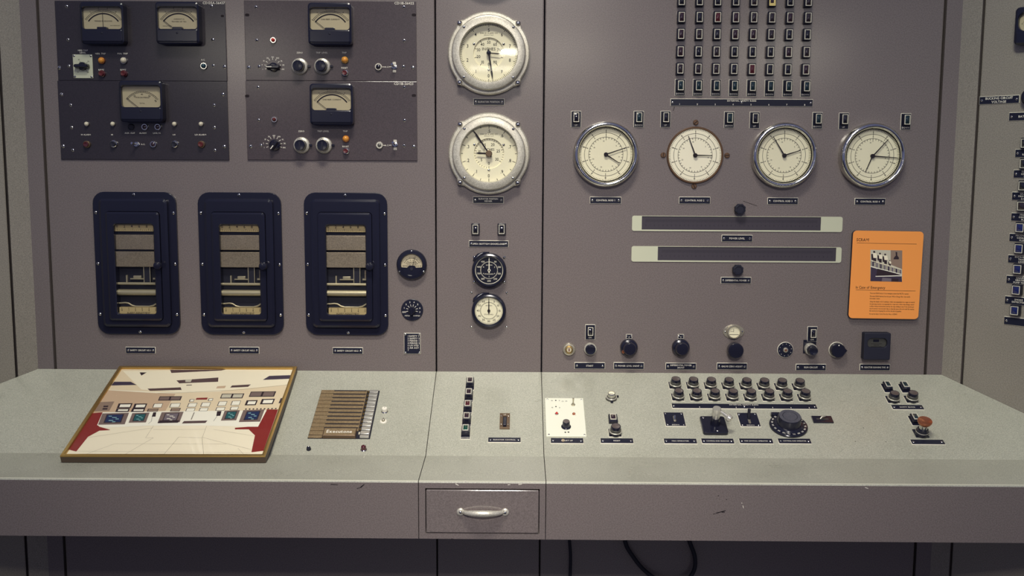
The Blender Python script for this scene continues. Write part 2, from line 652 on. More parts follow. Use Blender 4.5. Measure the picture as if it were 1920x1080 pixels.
mb = desk_body(0, S_1 - 0.0008, cut0=cutL)
scuffs(mb, [(620, 908, 634, 909, 1.2), (676, 914, 683, 908, 2), (669, 916, 676, 914, 1)], FR, 'ink')
o = mb.build('console_desk', sharp=5)
tag(o, 'long grey left section of the sloping console desk under the framed picture', 'desk', 'desk sections of the console')
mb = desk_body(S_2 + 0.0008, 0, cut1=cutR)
scuffs(mb, [(1032, 717, 1036, 717, 1.6), (1056, 716.5, 1060, 717, 2.4), (1061, 717.5, 1065, 716.5, 2.2), (1139, 716.5, 1147, 715.5, 1.6), (1046, 725.5, 1070, 725, 0.8), (1160, 718, 1166, 723, 1.6)])
scuffs(mb, [(1618, 802, 1620, 803, 1.6), (1603, 828, 1605, 828, 1.8), (1660, 828.5, 1662, 829, 1.8)], SL, 'ink')
scuffs(mb, [(1343, 962, 1361, 957, 1.6), (1337, 964, 1343, 962, 0.8), (1353, 960, 1359, 960, 2), (1346, 929, 1348, 930, 1.4), (1361, 936, 1363, 937, 1.3)], FR, 'ink')
scuffs(mb, [(1393, 948, 1394, 953, 1), (1390, 943, 1392, 943.5, 1), (1622, 914, 1628, 916, 1.2)], FR)
o = mb.build('console_desk', sharp=5)
tag(o, 'long grey right section of the sloping console desk with buttons and the big dial', 'desk', 'desk sections of the console')

# middle section: a body with the drawer set into its apron
o = thing('console_desk', 'narrow middle section of the grey console desk with a drawer', 'desk', Surf((0, 0, 0), (1, 0, 0), (0, 1, 0)), (0, 0), 'desk sections of the console')
mid = o
x0, x1 = S_1 + 0.0008, S_2 - 0.0008
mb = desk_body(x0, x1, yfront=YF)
mb.f.pop(4)
mb.m.pop(4)
# apron as a plate with an opening, and the walls of the opening
dx0, dy0 = FR.at(799.5, 998)
dx1, dy1 = FR.at(1010, 919.5)
ow = (dx0 - 0.002, dx1 + 0.002, dy0 - 0.002, dy1 + 0.003)
z_t, z_b = ZF - 0.004, ZFB
O = [(x0, YF, z_b), (x1, YF, z_b), (x1, YF, z_t), (x0, YF, z_t)]
I = [(ow[0], YF, ow[2] + ZF), (ow[1], YF, ow[2] + ZF), (ow[1], YF, ow[3] + ZF), (ow[0], YF, ow[3] + ZF)]
J = [(x, YF + 0.05, z) for x, y, z in I]
mb.rings([O, I, J], 'panel_paint', False, False)
scuffs(mb, [(854, 907, 860, 910, 1.6), (952, 909, 957, 908.5, 1.4), (972, 908.5, 979, 907.5, 1.4), (871, 901.5, 876, 903, 1.5)], FR)
scuffs(mb, [(846, 1010.5, 852, 1011, 1.6)], FR, 'ink')
scuffs(mb, [(863, 711, 866, 712, 1.2), (907, 706, 914, 708, 1)], SL, 'ink')
body = mb.build('body', mid, sharp=5)
dr = MB()
dr.box(dx0, dy0, -0.045, dx1, dy1, 0.0015, 'panel_paint', 0.0015)
drawer = dr.build('drawer', mid)
drawer.matrix_world = FR.M.copy()
hx0, hy0 = FR.at(863.5, 960, 0.004)
hx1, hy1 = FR.at(947, 960.5, 0.004)
hb = MB()
for x, y in ((hx0, hy0), (hx1, hy1)):
    hb.lathe([(0.0082, 0.0012), (0.0082, 0.004), (0.0060, 0.0055)], 'alloy', x, y, 20)
    hb.dome(0.0034, 0.0055, 0.0028, 'chrome', x, y, 12, 3)
pts, rad = [], []
for i in range(17):
    t = i / 16
    x = hx0 + 0.006 + (hx1 - hx0 - 0.012) * t
    k = math.sin(PI * t)
    pts.append((x, (hy0 + hy1) / 2 + 0.0005 * k, 0.004 + 0.013 * k ** 0.55))
    rad.append(0.0046 + 0.0026 * k)
hb.tube(pts, rad, 'alloy', 12)
hd = hb.build('handle', drawer, 50)


# ------------------------------------------------------------------ nameplates
def nameplate(S, u0, v0, u1, v1, lines, label, hpx=3.6, screw=True, hm=None, group='engraved nameplates', blank_m='plate_black', align='c', extra=None, scr=None):
    """plate of black laminate with a pale core along its edges; corners given in the photo"""
    a = S.at(u0, (v0 + v1) / 2, 0.002)
    b = S.at(u1, (v0 + v1) / 2, 0.002)
    c = S.at((u0 + u1) / 2, v0, 0.002)
    d = S.at((u0 + u1) / 2, v1, 0.002)
    w, h = b[0] - a[0], (hm or c[1] - d[1])
    cx, cy = (a[0] + b[0]) / 2, (c[1] + d[1]) / 2
    ppx = w / (u1 - u0)
    t = thing('nameplate', label, 'nameplate', S, (cx, cy), group)
    mb = MB()
    e = 0.0010
    mb.rings([[(x, y, 0) for x, y in rrect(0, 0, w, h, 0.0006, 2)], [(x, y, 0.0012) for x, y in rrect(0, 0, w, h, 0.0006, 2)], [(x, y, 0.0022) for x, y in rrect(0, 0, w - 2 * e, h - 2 * e, 0.0004, 2)]], 'plate_edge', mtop=blank_m)
    n = len(lines)
    th = hpx * ppx
    for i, s in enumerate(lines):
        y = (n - 1) / 2 * th * 1.55 - i * th * 1.55
        mb.text(s, 0, y, th, 0.0024, 'paint_white', 'c', 0.9, maxw=w * (0.70 if screw else 0.92))
    if extra:
        extra(mb, w, h, ppx)
    mb.build('plate', t)
    if screw:
        r = 0.0030
        screws(t, scr(w, h) if scr else [(-w / 2 + 0.0065, 0), (w / 2 - 0.0065, 0)], r, 0.0022)
    return t


for i, (a, b, c, d, no, where) in enumerate(((235.5, 650.5, 291.5, 663, '1', 'leftmost recorder'), (429.5, 650.5, 486, 663.5, '2', 'middle recorder'), (623.5, 651.5, 680.5, 664, '3', 'recorder beside the round voltage meter'))):
    nameplate(P, a, b, c, d, ['SAFETY CIRCUIT NO.' + no], 'small black nameplate reading SAFETY CIRCUIT NO. %s below the %s' % (no, where), 3)
nameplate(P, 887.5, 184.5, 946, 197.5, ['ELEVATOR POSITION'], 'black nameplate reading ELEVATOR POSITION between the two inch gauges', 3)
nameplate(P, 886.5, 368.5, 944.5, 381.5, ['ELEVATOR POSITION', 'VERNIER'], 'black nameplate reading ELEVATOR POSITION VERNIER under the lower inch gauge', 2.7)


def door_text(mb, w, h, q):
    mb.text('OPEN', -w * 0.34, 0, 3 * q, 0.0024, 'paint_white')
    mb.text('BOTTOM DOOR', 0, 0, 3 * q, 0.0024, 'paint_white')
    mb.text('CLOSED', w * 0.32, 0, 3 * q, 0.0024, 'paint_white')


nameplate(P, 879, 451, 953.5, 463.5, [], 'long black nameplate reading OPEN, BOTTOM DOOR, CLOSED above the black round dial', extra=door_text)


def rods_text(mb, w, h, q):
    mb.text('EXTERNAL SAFETY RODS', 0, h * 0.25, 3 * q, 0.0024, 'paint_white')
    for k in range(8):
        mb.text(str(k + 1), -w / 2 + (17 + 33.5 * k) * q * w / (267 * q), -h * 0.25, 3 * q, 0.0024, 'paint_white')


three = lambda w, h: [(-w / 2 + 0.0055, 0), (w / 2 - 0.0055, 0), (0, 0)]
nameplate(P, 1257, 185.5, 1524.5, 199.5, [], 'very long black numbered nameplate reading EXTERNAL SAFETY RODS under the lamp grid', extra=rods_text, scr=three)
for i, (a, b, c, d) in enumerate(((1106, 369, 1165, 382), (1273, 369, 1332, 382.5), (1439, 370.5, 1496.5, 383.5), (1602.5, 371.5, 1660.5, 384.5))):
    nameplate(P, a, b, c, d, ['CONTROL ROD %d' % (i + 1)], 'black nameplate reading CONTROL ROD %d under a clock-like dial' % (i + 1), 3.2)
nameplate(P, 1353, 440.5, 1411, 453.5, ['POWER LEVEL'], 'black nameplate reading POWER LEVEL between the two long slide windows', 3.2)
nameplate(P, 1351.5, 519.5, 1408.5, 532, ['DIFFERENTIAL POWER'], 'black nameplate reading DIFFERENTIAL POWER below the lower slide window', 3.2)
nameplate(P, 1077, 679.5, 1134.5, 692, ['START'], 'black nameplate with worn lettering below the keylock and the push button', 3.2)
nameplate(P, 1150.5, 679.5, 1207.5, 692.5, ['POWER LEVEL SHUNT'], 'black nameplate reading POWER LEVEL SHUNT at the foot of the panel', 3)
nameplate(P, 1248, 680.5, 1305.5, 693.5, ['DIFFERENTIAL POWER', 'SHUNT'], 'black two-line nameplate reading DIFFERENTIAL POWER SHUNT at the foot of the panel', 3)
nameplate(P, 1344, 680.5, 1401, 693.5, ['GALVO ZERO ADJUST'], 'black nameplate reading GALVO ZERO ADJUST below the plain black knob', 3)
nameplate(P, 1492, 682.5, 1549, 695, ['RUN CIRCUIT'], 'black nameplate with faint lettering below the projecting push button', 3)
nameplate(P, 1612, 682.5, 1669, 695, ['REACTOR RUNNING TIME'], 'black nameplate reading REACTOR RUNNING TIME below the small square meter', 3)
HM = 0.0215
nameplate(SL, 914.5, 820, 977, 829.5, ['ELEVATOR CONTROL'], 'black nameplate reading ELEVATOR CONTROL on the desk below a slotted switch plate', 3.0)
nameplate(SL, 1032, 821, 1094.5, 831.5, ['START UP'], 'black nameplate reading START UP with an orange stain, below the white plate', 3.4,
          extra=lambda mb, w, h, q: mb.poly([(-w * .12 + w * .05 * math.cos(a * PI / 8), h * .04 + h * .26 * (1 + .2 * math.sin(3 * a)) * math.sin(a * PI / 8)) for a in range(16)], 0.0023, 'bronze'))
nameplate(SL, 1125.5, 821.5, 1188, 831.5, ['RESET'], 'black nameplate reading RESET on the desk below a tall push button', 3.4)


def rods_desk(mb, w, h, q):
    mb.text('EXTERNAL SAFETY RODS', 0, h * 0.26, 3 * q, 0.0024, 'paint_white')
    for k in range(1, 8):
        mb.rect(-w / 2 + w * (0.065 + 0.1255 * k) - 0.0007, -h * .34, -w / 2 + w * (0.065 + 0.1255 * k) + 0.0007, -h * .14, 0.0024, 'paint_white')


nameplate(SL, 1259.5, 757, 1531.5, 766.5, [], 'very long black nameplate on the desk below two rows of push buttons', extra=rods_desk, scr=three)
for a, c, tx, lb in ((1244.5, 1307, 'MAN OPERATOR', 'black desk nameplate reading MAN OPERATOR below a square toggle plate'), (1315, 1376.5, 'CONTROL ROD SELECTOR', 'scuffed black desk nameplate reading CONTROL ROD SELECTOR below the chrome lever'),
                     (1386, 1449.5, 'FINE CONTROL OPERATOR', 'black desk nameplate below the square plate with the upright black lever'), (1459, 1521, 'CONTROL ROD OPERATOR', 'black desk nameplate reading CONTROL ROD OPERATOR below the big numbered dial')):
    nameplate(SL, a, 822, c, 832, [tx], lb, 3.0)
nameplate(SL, 1672, 759, 1731.5, 768, ['SAFETY BLOCK'], 'black desk nameplate reading SAFETY BLOCK below two lamp-and-button pairs', 3)
nameplate(SL, 1708, 824, 1771, 833.5, [], 'blank black desk nameplate below the copper mushroom button')


# list plate by the selector
def list_text(mb, w, h, q):
    for i, s in enumerate(('1 SAFETY 1', '2 SAFETY 2', '3 PERIOD 1', '4 PERIOD 2', '5 LIN NTD', '6 AIR ACT', '7')):
        mb.text(s, -w * 0.28, h * 0.36 - i * h * 0.112, 3.0 * q, 0.0024, 'paint_white', 'l', 0.95)


nameplate(P, 757.5, 624.5, 788.5, 664, [], 'upright black list plate of numbered circuits under the round selector dial', extra=list_text,
          scr=lambda w, h: [(sx * (w / 2 - .0035), sy * (h / 2 - .0035)) for sx in (-1, 1) for sy in (-1, 1)])

# ------------------------------------------------------------------ rack panels
RK = {}


def rack(name, u0, v0, u1, v1, m, label, texts, scr, caps, marks=None):
    h = 0.004
    x0 = (P.at(u0[0], v0, h)[0] + P.at(u0[1], v1, h)[0]) / 2
    x1 = (P.at(u1[0], v0, h)[0] + P.at(u1[1], v1, h)[0]) / 2
    y1 = P.at((u0[0] + u1[0]) / 2, v0, h)[1]
    y0 = P.at((u0[0] + u1[0]) / 2, v1, h)[1]
    cx, cy = (x0 + x1) / 2, (y0 + y1) / 2
    t = thing('rack_panel', label, 'panel', P, (cx, cy), 'dark rack panels')
    mb = MB()
    mb.box(x0 - cx, y0 - cy, 0, x1 - cx, y1 - cy, h, m, 0.0008)

    def L(u, v):
        a = P.at(u, v, h)
        return a[0] - cx, a[1] - cy
    for s, u, v, hp in texts:
        a = L(u, v)
        mb.text(s, a[0], a[1], hp * PX, h + 0.0002, 'paint_white')
    if marks:
        marks(mb, L, h)
    mb.build('face_plate', t)
    screws(t, [L(*q) for q in scr], 0.0047, h, SCREW)
    screws(t, [L(*q) for q in caps], 0.0040, h, CAPSCREW)
    return t


def dial_marks(c):
    def f(mb, L, h):
        cx, cy = L(*c)
        for i in range(9):
            a = math.radians(200 - i * 27.5)
            r0, r1 = 11.5 * PX, 15.5 * PX
            mb.line((cx + r0 * math.cos(a), cy + r0 * math.sin(a)), (cx + r1 * math.cos(a), cy + r1 * math.sin(a)), 0.9 * PX, h + 0.0002, 'paint_white')
            q = (cx + 20 * PX * math.cos(a), cy + 16.5 * PX * math.sin(a))
            mb.text(('1', '3', '10', '30', '100', '300', '1K', '3K', '10K')[i], q[0], q[1], 2.6 * PX, h + 0.0002, 'paint_white')
        # lettered lead from the pilot lamp to the toggle
        for a, b in (((716, c[1] + 1.5), (722, c[1] + 1.5)), ((729, c[1] + 1.2), (734, c[1] + 1.2))):
            mb.line(L(*a), L(*b), 0.9 * PX, h + 0.0002, 'paint_white')
        mb.text('A.C.', *L(725.5, c[1] + 1.5), 2.6 * PX, h + 0.0002, 'paint_white')
        for u, v in ((463.5, c[1] - 96 if c[1] < 200 else c[1] - 91), (776, c[1] - 96 if c[1] < 200 else c[1] - 92)):
            x, y = L(u, v)
            mb.prism(x, y, 8 * PX, 5 * PX, 2.4 * PX, h, h + 0.0003, 'chrome', mtop='ink')
    return f


rack('rack_panel', (103, 108.5), 2, (421, 426.5), 151.5, 'rack_black', 'black rack panel with two square meters, numbered CD125A-56437',
     [('CD125A-56437', 401, 5.5, 4.2), ('NEG TRIP', 155.5, 94.5, 2.8), ('LEVEL', 155.5, 98.8, 2.8), ('NEG. TRIP', 188.5, 100.5, 2.8), ('POS. TRIP', 230, 100.5, 2.8), ('RESET', 190, 131, 2.6), ('RESET', 231, 131, 2.6), ('A.C.', 381, 112, 2.6)],
     [(111, 127), (421, 125)], [(125, 12), (127.5, 74.5), (129.5, 124), (397, 11.5), (399, 74.5), (400, 123)],
     lambda mb, L, h: [mb.prism(*L(417, 30), 6 * PX, 4 * PX, 2 * PX, h, h + .0003, 'ink')])
rack('rack_panel', (108.5, 113.5), 152.3, (426.5, 428.5), 299.5, 'rack_black', 'black rack panel with one meter and two rows of lamps and buttons',
     [('HI ALARM', 161, 252.5, 2.6), ('HI', 210, 252.5, 2.6), ('AUX. OUT', 243.5, 249.5, 2.6), ('ALARM', 268, 249.5, 2.6), ('LOG. IN', 294, 249.5, 2.6), ('LO', 326.5, 252.5, 2.6), ('LO ALARM', 376, 252.5, 2.8), ('A.C.', 268.5, 270.5, 2.6)],
     [(115.5, 177), (118.5, 274), (418, 177), (420.5, 274.5)], [(132.5, 197), (134.5, 239), (136.5, 281.5), (401.5, 197), (402, 239), (403, 281.5)])
rack('rack_panel', (458, 460.5), 1.5, (780, 781.5), 151.3, 'rack_brown', 'dark brown rack panel numbered CD11B-56422, upper of its pair',
     [('CD11B-56422', 758, 6, 4.2), ('ZERO', 562, 98.8, 2.8), ('TRIP LEVEL', 603.5, 98.8, 2.8), ('TRIP', 645.5, 98.8, 2.8), ('RESET', 646, 127.2, 2.8)],
     [(466.5, 126.5), (774.5, 126.5)], [(480, 13), (481.5, 75.5), (486, 125), (757.5, 13.2), (758, 76), (756.5, 125)], dial_marks((511.5, 124)))
rack('rack_panel', (460.5, 464), 152.2, (781.5, 782.5), 300.5, 'rack_brown', 'dark brown rack panel numbered CD11B-56423, lower of its pair',
     [('CD11B-56423', 757, 157, 4.2), ('ZERO', 565, 246, 2.8), ('TRIP LEVEL', 606, 246, 2.8), ('TRIP', 647.5, 246, 2.8), ('RESET', 648, 274.6, 2.8)],
     [(470, 274.5), (776, 274.5)], [(484, 163.5), (485, 225), (489.5, 272.5), (758, 163.7), (758.5, 225.8), (757.5, 273.2)], dial_marks((514, 271)))
RZ = 0.004                                     # front of the rack panels


# ------------------------------------------------------------------ square panel meters
def meter_face(kind):
    mb = MB()
    W, H = 74 * PX, 42 * PX
    mb.rect(-W / 2, -H / 2, W / 2, H / 2, 0.016, 'cream')
    z = 0.0163
    cy = -H / 2 - 4.2 * PX
    a0, a1 = math.radians(144), math.radians(36)
    if kind == 'micro':
        r = 37 * PX
        for q in (r, r - 2.2 * PX):
            mb.arc(0, cy - 2 * PX, q, 0.55 * PX, math.radians(142), math.radians(38), z, 'ink')
        mb.ticks(0, cy - 2 * PX, r - 2.2 * PX, r + 1 * PX, 0.45 * PX, z, 'ink', 20, math.radians(142), math.radians(38))
        for i, s in enumerate(('0', '20', '40', '60', '80')):
            a = math.radians(142 - 104 * i / 4)
            if i:
                mb.text(s, (r - 5.5 * PX) * math.cos(a), cy - 2 * PX + (r - 5.5 * PX) * math.sin(a), 2.8 * PX, z, 'ink', rot=a - PI / 2)
        mb.text('MICROAMPERES', 0, -1.5 * PX, 2.4 * PX, z, 'ink')
        mb.text('TOTAL', 0, -12 * PX, 2.0 * PX, z, 'ink')
    else:
        mb.arc(0, cy, 34 * PX, 2.3 * PX, a0, a1, z, 'ink')
        mb.arc(0, cy, 38 * PX, 0.5 * PX, a0, a1, z, 'ink')
        mb.arc(0, cy, 40.5 * PX, 0.5 * PX, a0, a1, z, 'ink')
        mb.ticks(0, cy, 38 * PX, 42 * PX, 0.5 * PX, z, 'ink', 5, a0, a1)
        mb.ticks(0, cy, 38 * PX, 40.5 * PX, 0.4 * PX, z, 'ink', 25, a0, a1)
        for i in range(6):
            a = a0 + (a1 - a0) * i / 5
            if 0 < i < 5:
                mb.text(str(i * 2), 44.2 * PX * math.cos(a), cy + 44.2 * PX * math.sin(a), 2.2 * PX, z, 'ink', rot=a - PI / 2)
        if kind == 'period':
            mb.text('PERIOD IN SECONDS', 0, -4.5 * PX, 2.2 * PX, z, 'ink')
            mb.text('D.C. MICROAMP', 21 * PX, -12.5 * PX, 1.5 * PX, z, 'ink')
        elif kind == 'power':
            mb.text('CURRENT IN', 1 * PX, -1 * PX, 2.2 * PX, z, 'ink')
            mb.text('POWERS OF TEN', 1 * PX, -5.5 * PX, 2.2 * PX, z, 'ink')
            mb.text('MICROAMPERES', -21 * PX, -13.5 * PX, 1.5 * PX, z, 'ink')
        else:
            mb.text('CHAMBER CURRENT', 0, 0, 2.4 * PX, z, 'ink')
    return mb


def panel_meter(u, v, kind, ang, label):
    """u, v: the middle of its case"""
    t = thing('panel_meter', label, 'meter', P, P.at(u, v, RZ + 0.028), 'square black panel meters', RZ)
    mb = MB()
    W, H = 79 * PX, 75 * PX
    wy = 9.0 * PX
    notch = kind != 'micro'
    mb.ringrr((0, 0, W, H, 7 * PX), (0, wy, 72 * PX, 39 * PX, 5.5 * PX), 0, 0.028, 'black', 0.0035, 0.015)
    # lower cover with the adjusting screw, and the raised notch over the needle's pivot
    mb.prism(0, -22.5 * PX, 74 * PX, 22 * PX, 3 * PX, 0.020, 0.0305, 'black', 0.002)
    if notch:
        mb.prism(0, -10.5 * PX, 18 * PX, 7 * PX, 1.5 * PX, 0.017, 0.0285, 'black', 0.001)
    mb.dome(2 * PX, 0.0305, 0.001, 'black_matte', 0, -18 * PX, 10, 3)
    mb.build('case', t)
    f = meter_face(kind).build('dial_face', t, loc=(0, wy, 0))
    n = MB()
    cy = wy - 42 * PX / 2 - 4.2 * PX
    a = math.radians(ang)
    r0, r1 = 6 * PX, 36 * PX
    n.tube([(r0 * math.cos(a), cy + r0 * math.sin(a), 0.0185), (r1 * math.cos(a), cy + r1 * math.sin(a), 0.0185)], 0.0006, 'ink', 6)
    n.build('needle', t)
    MB().prism(0, wy, 72 * PX, 39 * PX, 5.4 * PX, 0.0235, 0.0240, 'glass').build('glass_pane', t)
    return t


panel_meter(190.5, 43, 'period', 91, 'square black meter reading PERIOD IN SECONDS with its needle upright')
panel_meter(332, 43, 'power', 141, 'square black meter reading POWERS OF TEN with its needle at zero')
panel_meter(263.5, 190, 'micro', 141, 'square black microampere meter above two rows of lamps and buttons')
panel_meter(618, 44.5, 'chamber', 141, 'square black chamber current meter on the upper brown rack panel')
panel_meter(621, 195.5, 'chamber', 141, 'square black chamber current meter on the lower brown rack panel')


# ------------------------------------------------------------------ small fittings
def fit(S, u, v, h, z):
    return S.at(u, v, h + z)


def lamp_parts(t, r, ring_m, lens_m, h=0.008, rl=0.72):
    MB().lathe([(r, 0), (r, 0.004), (r * 0.92, 0.0055), (r * rl, 0.0055)], ring_m, seg=20).build('bezel', t)
    MB().dome(r * rl, 0.0052, h, lens_m, seg=18, k=5).build('lens', t)


def lamp(S, u, v, z, r, ring_m, lens_m, label, group='jewel lamps on the rack panels', h=0.008, rl=0.72):
    t = thing('pilot_lamp', label, 'lamp', S, S.at(u, v, z + 0.008), group, z)
    lamp_parts(t, r, ring_m, lens_m, h, rl)
    return t


r_l = 6.5 * PX
lamp(P, 189, 113, RZ, r_l, 'copper', 'amber', 'amber pilot lamp under NEG. TRIP on the black rack panel', rl=.85)
lamp(P, 230.5, 113, RZ, r_l, 'chrome', 'milk', 'milk-white pilot lamp under POS. TRIP on the black rack panel', rl=.85)
lamp(P, 381, 123.5, RZ, 6.3 * PX, 'chrome', 'lens_dark_teal', 'dark blue-green pilot lamp under A.C. at the right of the black rack panel')
for u, tx in ((161.2, 'leftmost of the four in its row'), (210.2, 'second from the left in its row'), (326, 'third from the left in its row'), (376, 'rightmost of the four in its row')):
    lamp(P, u, 232.3, RZ, 4.6 * PX, 'chrome', 'milk', 'small white lamp under the microampere meter, ' + tx, 'small white lamps', 0.006, .88)
for u, v, tx in ((270, 238, 'above the ALARM lettering'), (294.5, 238, 'above the LOG. IN lettering'), (286, 270.5, 'right of the A.C. lettering')):
    lamp(P, u, v, RZ, 6 * PX, 'chrome', 'lens_maroon', 'chrome-ringed dark jack ' + tx + ' on the black rack panel', 'chrome-ringed jacks', 0.003, .72)
lamp(P, 511.5, 74.8, RZ, 5.6 * PX, 'chrome', 'red', 'small red pilot lamp on the upper brown rack panel', rl=.66)
lamp(P, 513.5, 224, RZ, 5.6 * PX, 'chrome', 'red_dark', 'small dull red pilot lamp on the lower brown rack panel', rl=.66)
lamp(P, 646, 112, RZ, 6.8 * PX, 'brass', 'amber', 'amber pilot lamp under TRIP on the upper brown rack panel', rl=.86)
lamp(P, 648, 260, RZ, 6.8 * PX, 'copper', 'amber', 'amber pilot lamp under TRIP on the lower brown rack panel', rl=.86)
lamp(P, 709, 125, RZ, 6.6 * PX, 'alloy', 'lens_black', 'pale-ringed black pilot lamp left of the upper toggle switch', rl=.70, h=.004)
lamp(P, 711, 272.3, RZ, 6.6 * PX, 'alloy', 'grey_metal', 'pale-ringed lampholder without a lens, left of the lower toggle switch', rl=.55, h=.002)

t = thing('blanking_plug', 'round black plug above AUX. OUT on the lower rack', 'plug', P, P.at(245, 238, RZ + .004), None, RZ)
MB().lathe([(6 * PX, 0), (6 * PX, .003), (4.5 * PX, .0045), (4 * PX, .0038)], 'black_matte', seg=20).build('cap', t)


def push(S, u, v, z, r, m_ring, m_cap, label, group, h=0.012):
    t = thing('push_button', label, 'button', S, S.at(u, v, z + h), group, z)
    MB().lathe([(r, 0), (r, h * .45), (r * .85, h * .55), (r * .74, h * .55)], m_ring, seg=20).build('collar', t)
    MB().lathe([(r * .72, h * .5), (r * .72, h * .93), (r * .62, h), (r * .3, h * .95), (0.0002, h * .92)], m_cap, seg=20).build('cap', t)
    return t


for u, v, tx in ((188.5, 137.5, 'under the amber NEG. TRIP lamp'), (230, 137.5, 'under the white POS. TRIP lamp')):
    push(P, u, v, RZ, 6.2 * PX, 'lens_red', 'red_dark', 'small red reset button ' + tx, 'small red reset buttons')
for u, v, m, tx in ((160, 270.5, 'lens_red', 'red-tinged button, leftmost in the bottom row of the black rack panel'), (210.5, 269.5, 'black_matte', 'dark button under HI in the bottom row of the black rack panel'),
                    (325, 270, 'black_matte', 'dark button under LO in the bottom row of the black rack panel'), (375.5, 270.5, 'red_dark', 'red button under LO ALARM at the right of the bottom row')):
    push(P, u, v, RZ, 6.6 * PX, 'chrome' if m == 'black_matte' else 'bronze_dark', m, tx, 'bottom-row buttons of the black rack panel')
push(P, 645.5, 136, RZ, 6.2 * PX, 'chrome', 'red_dark', 'dull red reset button on the upper brown rack panel', 'small red reset buttons')
push(P, 647.5, 283, RZ, 6.2 * PX, 'chrome', 'red_dark', 'dull red reset button on the lower brown rack panel', 'small red reset buttons')


def toggle(S, u, v, z, label, tilt=(0, -1), sz=1.0, group='toggle switches', lever_m='chrome', L=0.018):
    t = thing('toggle_switch', label, 'switch', S, S.at(u, v, z + .006), group, z)
    r = 5.2 * PX * sz
    MB().lathe([(r, 0), (r, .003), (r * .7, .0034), (r * .7, .007), (r * .35, .007)], 'chrome', seg=6).build('collar', t)
    MB().tube([(0, 0, .006), (tilt[0] * L * .3, tilt[1] * L * .3, .006 + L * .5), (tilt[0] * L * .6, tilt[1] * L * .6, .006 + L)], [r * .26, r * .3, r * .42], lever_m, 10).build('lever', t)
    return t


toggle(P, 255, 271, RZ, 'chrome toggle switch left of the A.C. lettering on the black rack panel', (-.4, .3))
for u, v, tx in ((739, 125.5, 'upper'), (740.5, 271.5, 'lower')):
    t = toggle(P, u, v, RZ, 'chrome toggle switch at the right of the %s brown rack panel' % tx, (-.3, .5))
    MB().prism(0, 0, 6 * PX, 19 * PX, .6 * PX, 0, 0.0012, 'alloy').build('tag', t)


def vernier(u, v, label):
    t = thing('vernier_knob', label, 'knob', P, P.at(u, v, RZ + .012), 'silver-skirted vernier knobs', RZ)
    r = 15.2 * PX
    mb = MB()
    mb.lathe([(r, 0), (r, .004), (r * .93, .0065), (r * .72, .0085)], 'alloy', seg=40)
    for k in range(5):
        a = PI / 2 + (k - 2) * .24
        mb.line((r * .84 * math.cos(a - .07), r * .84 * math.sin(a - .07)), (r * .84 * math.cos(a + .07), r * .84 * math.sin(a + .07)), .8 * PX, .0079, 'ink')
    mb.build('skirt', t)
    mb = MB()
    mb.lathe([(r * .70, .0080), (r * .66, .012), (r * .64, .026), (r * .58, .028), (r * .30, .0275)], 'black', seg=36)
    mb.box(-.002, -r * .45, .0275, .002, r * .45, .0285, 'black_matte')
    mb.build('knob', t)
    MB().box(r * .95, -.002, 0, r * 1.3, .003, .006, 'black').build('lock_lever', t)
    return t


v0 = vernier(560.5, 124, 'silver-skirted vernier knob under ZERO on the upper brown rack panel')
for u, v, lb in ((603, 124, 'silver-skirted vernier knob under TRIP LEVEL on the upper brown rack panel'), (564, 272.3, 'silver-skirted vernier knob under ZERO on the lower brown rack panel'),
                 (606, 272.5, 'silver-skirted vernier knob under TRIP LEVEL on the lower brown rack panel')):
    dup(v0, lb, P, P.at(u, v, RZ + .012), z=RZ)


def bar_knob(S, u, v, z, label, L, W, h=.018, rot=0.0, m='black', group='black pointer knobs'):
    t = thing('pointer_knob', label, 'knob', S, S.at(u, v, z + h * .6), group, z, rot)
    mb = MB()
    mb.lathe([(W * .95, 0), (W * .9, h * .4), (W * .6, h * .6)], m, seg=24)
    mb.rings([[(x, y, h * .2) for x, y in rrect(0, 0, L, W * 1.1, W * .35)], [(x, y, h * .8) for x, y in rrect(0, 0, L * .96, W * .7, W * .3)], [(x, y, h) for x, y in rrect(0, 0, L * .9, W * .35, W * .16)]], m)
    mb.build('grip', t)
    MB().rect(-L * .46, -W * .07, -L * .05, W * .07, h + .0003, 'paint_white').build('pointer_line', t)
    return t


bar_knob(P, 511.5, 125.5, RZ, 'black bar knob on the numbered scale of the upper brown rack panel', 25 * PX, 9 * PX)
bar_knob(P, 514, 272, RZ, 'black bar knob on the numbered scale of the lower brown rack panel', 20 * PX, 11 * PX, rot=.9)
# square plate with a selector
t = thing('selector_switch', 'square pale metal plate with a black bar knob under TRIP LEVEL lettering', 'switch', P, P.at(156, 124.5, RZ), None, RZ)
mb = MB()
mb.prism(0, 0, 36 * PX, 43 * PX, .8 * PX, 0, .002, 'silver_paint', .0005)
for a, s in ((120, '10'), (40, '20'), (180, '5'), (228, '2'), (-50, '50')):
    c, q = math.cos(math.radians(a)), math.sin(math.radians(a))
    mb.line((7 * PX * c, 7 * PX * q), (11 * PX * c, 11 * PX * q), .6 * PX, .0022, 'ink')
    mb.text(s, 14 * PX * c, 14 * PX * q, 2.4 * PX, .0022, 'ink')
mb.build('plate', t)
screws(t, [(sx * 15.5 * PX, sy * 19 * PX) for sx in (-1, 1) for sy in (-1, 1)], 2.2 * PX, .002)
mb = MB()
mb.lathe([(8 * PX, .002), (7.4 * PX, .008), (6 * PX, .010)], 'black', seg=24)
mb.rings([[(x, y, .005) for x, y in rrect(0, 0, 27 * PX, 9 * PX, 4 * PX)], [(x, y, .016) for x, y in rrect(0, 0, 26 * PX, 6 * PX, 3 * PX)], [(x, y, .018) for x, y in rrect(0, 0, 24 * PX, 3 * PX, 1.4 * PX)]], 'black')
mb.build('knob', t)


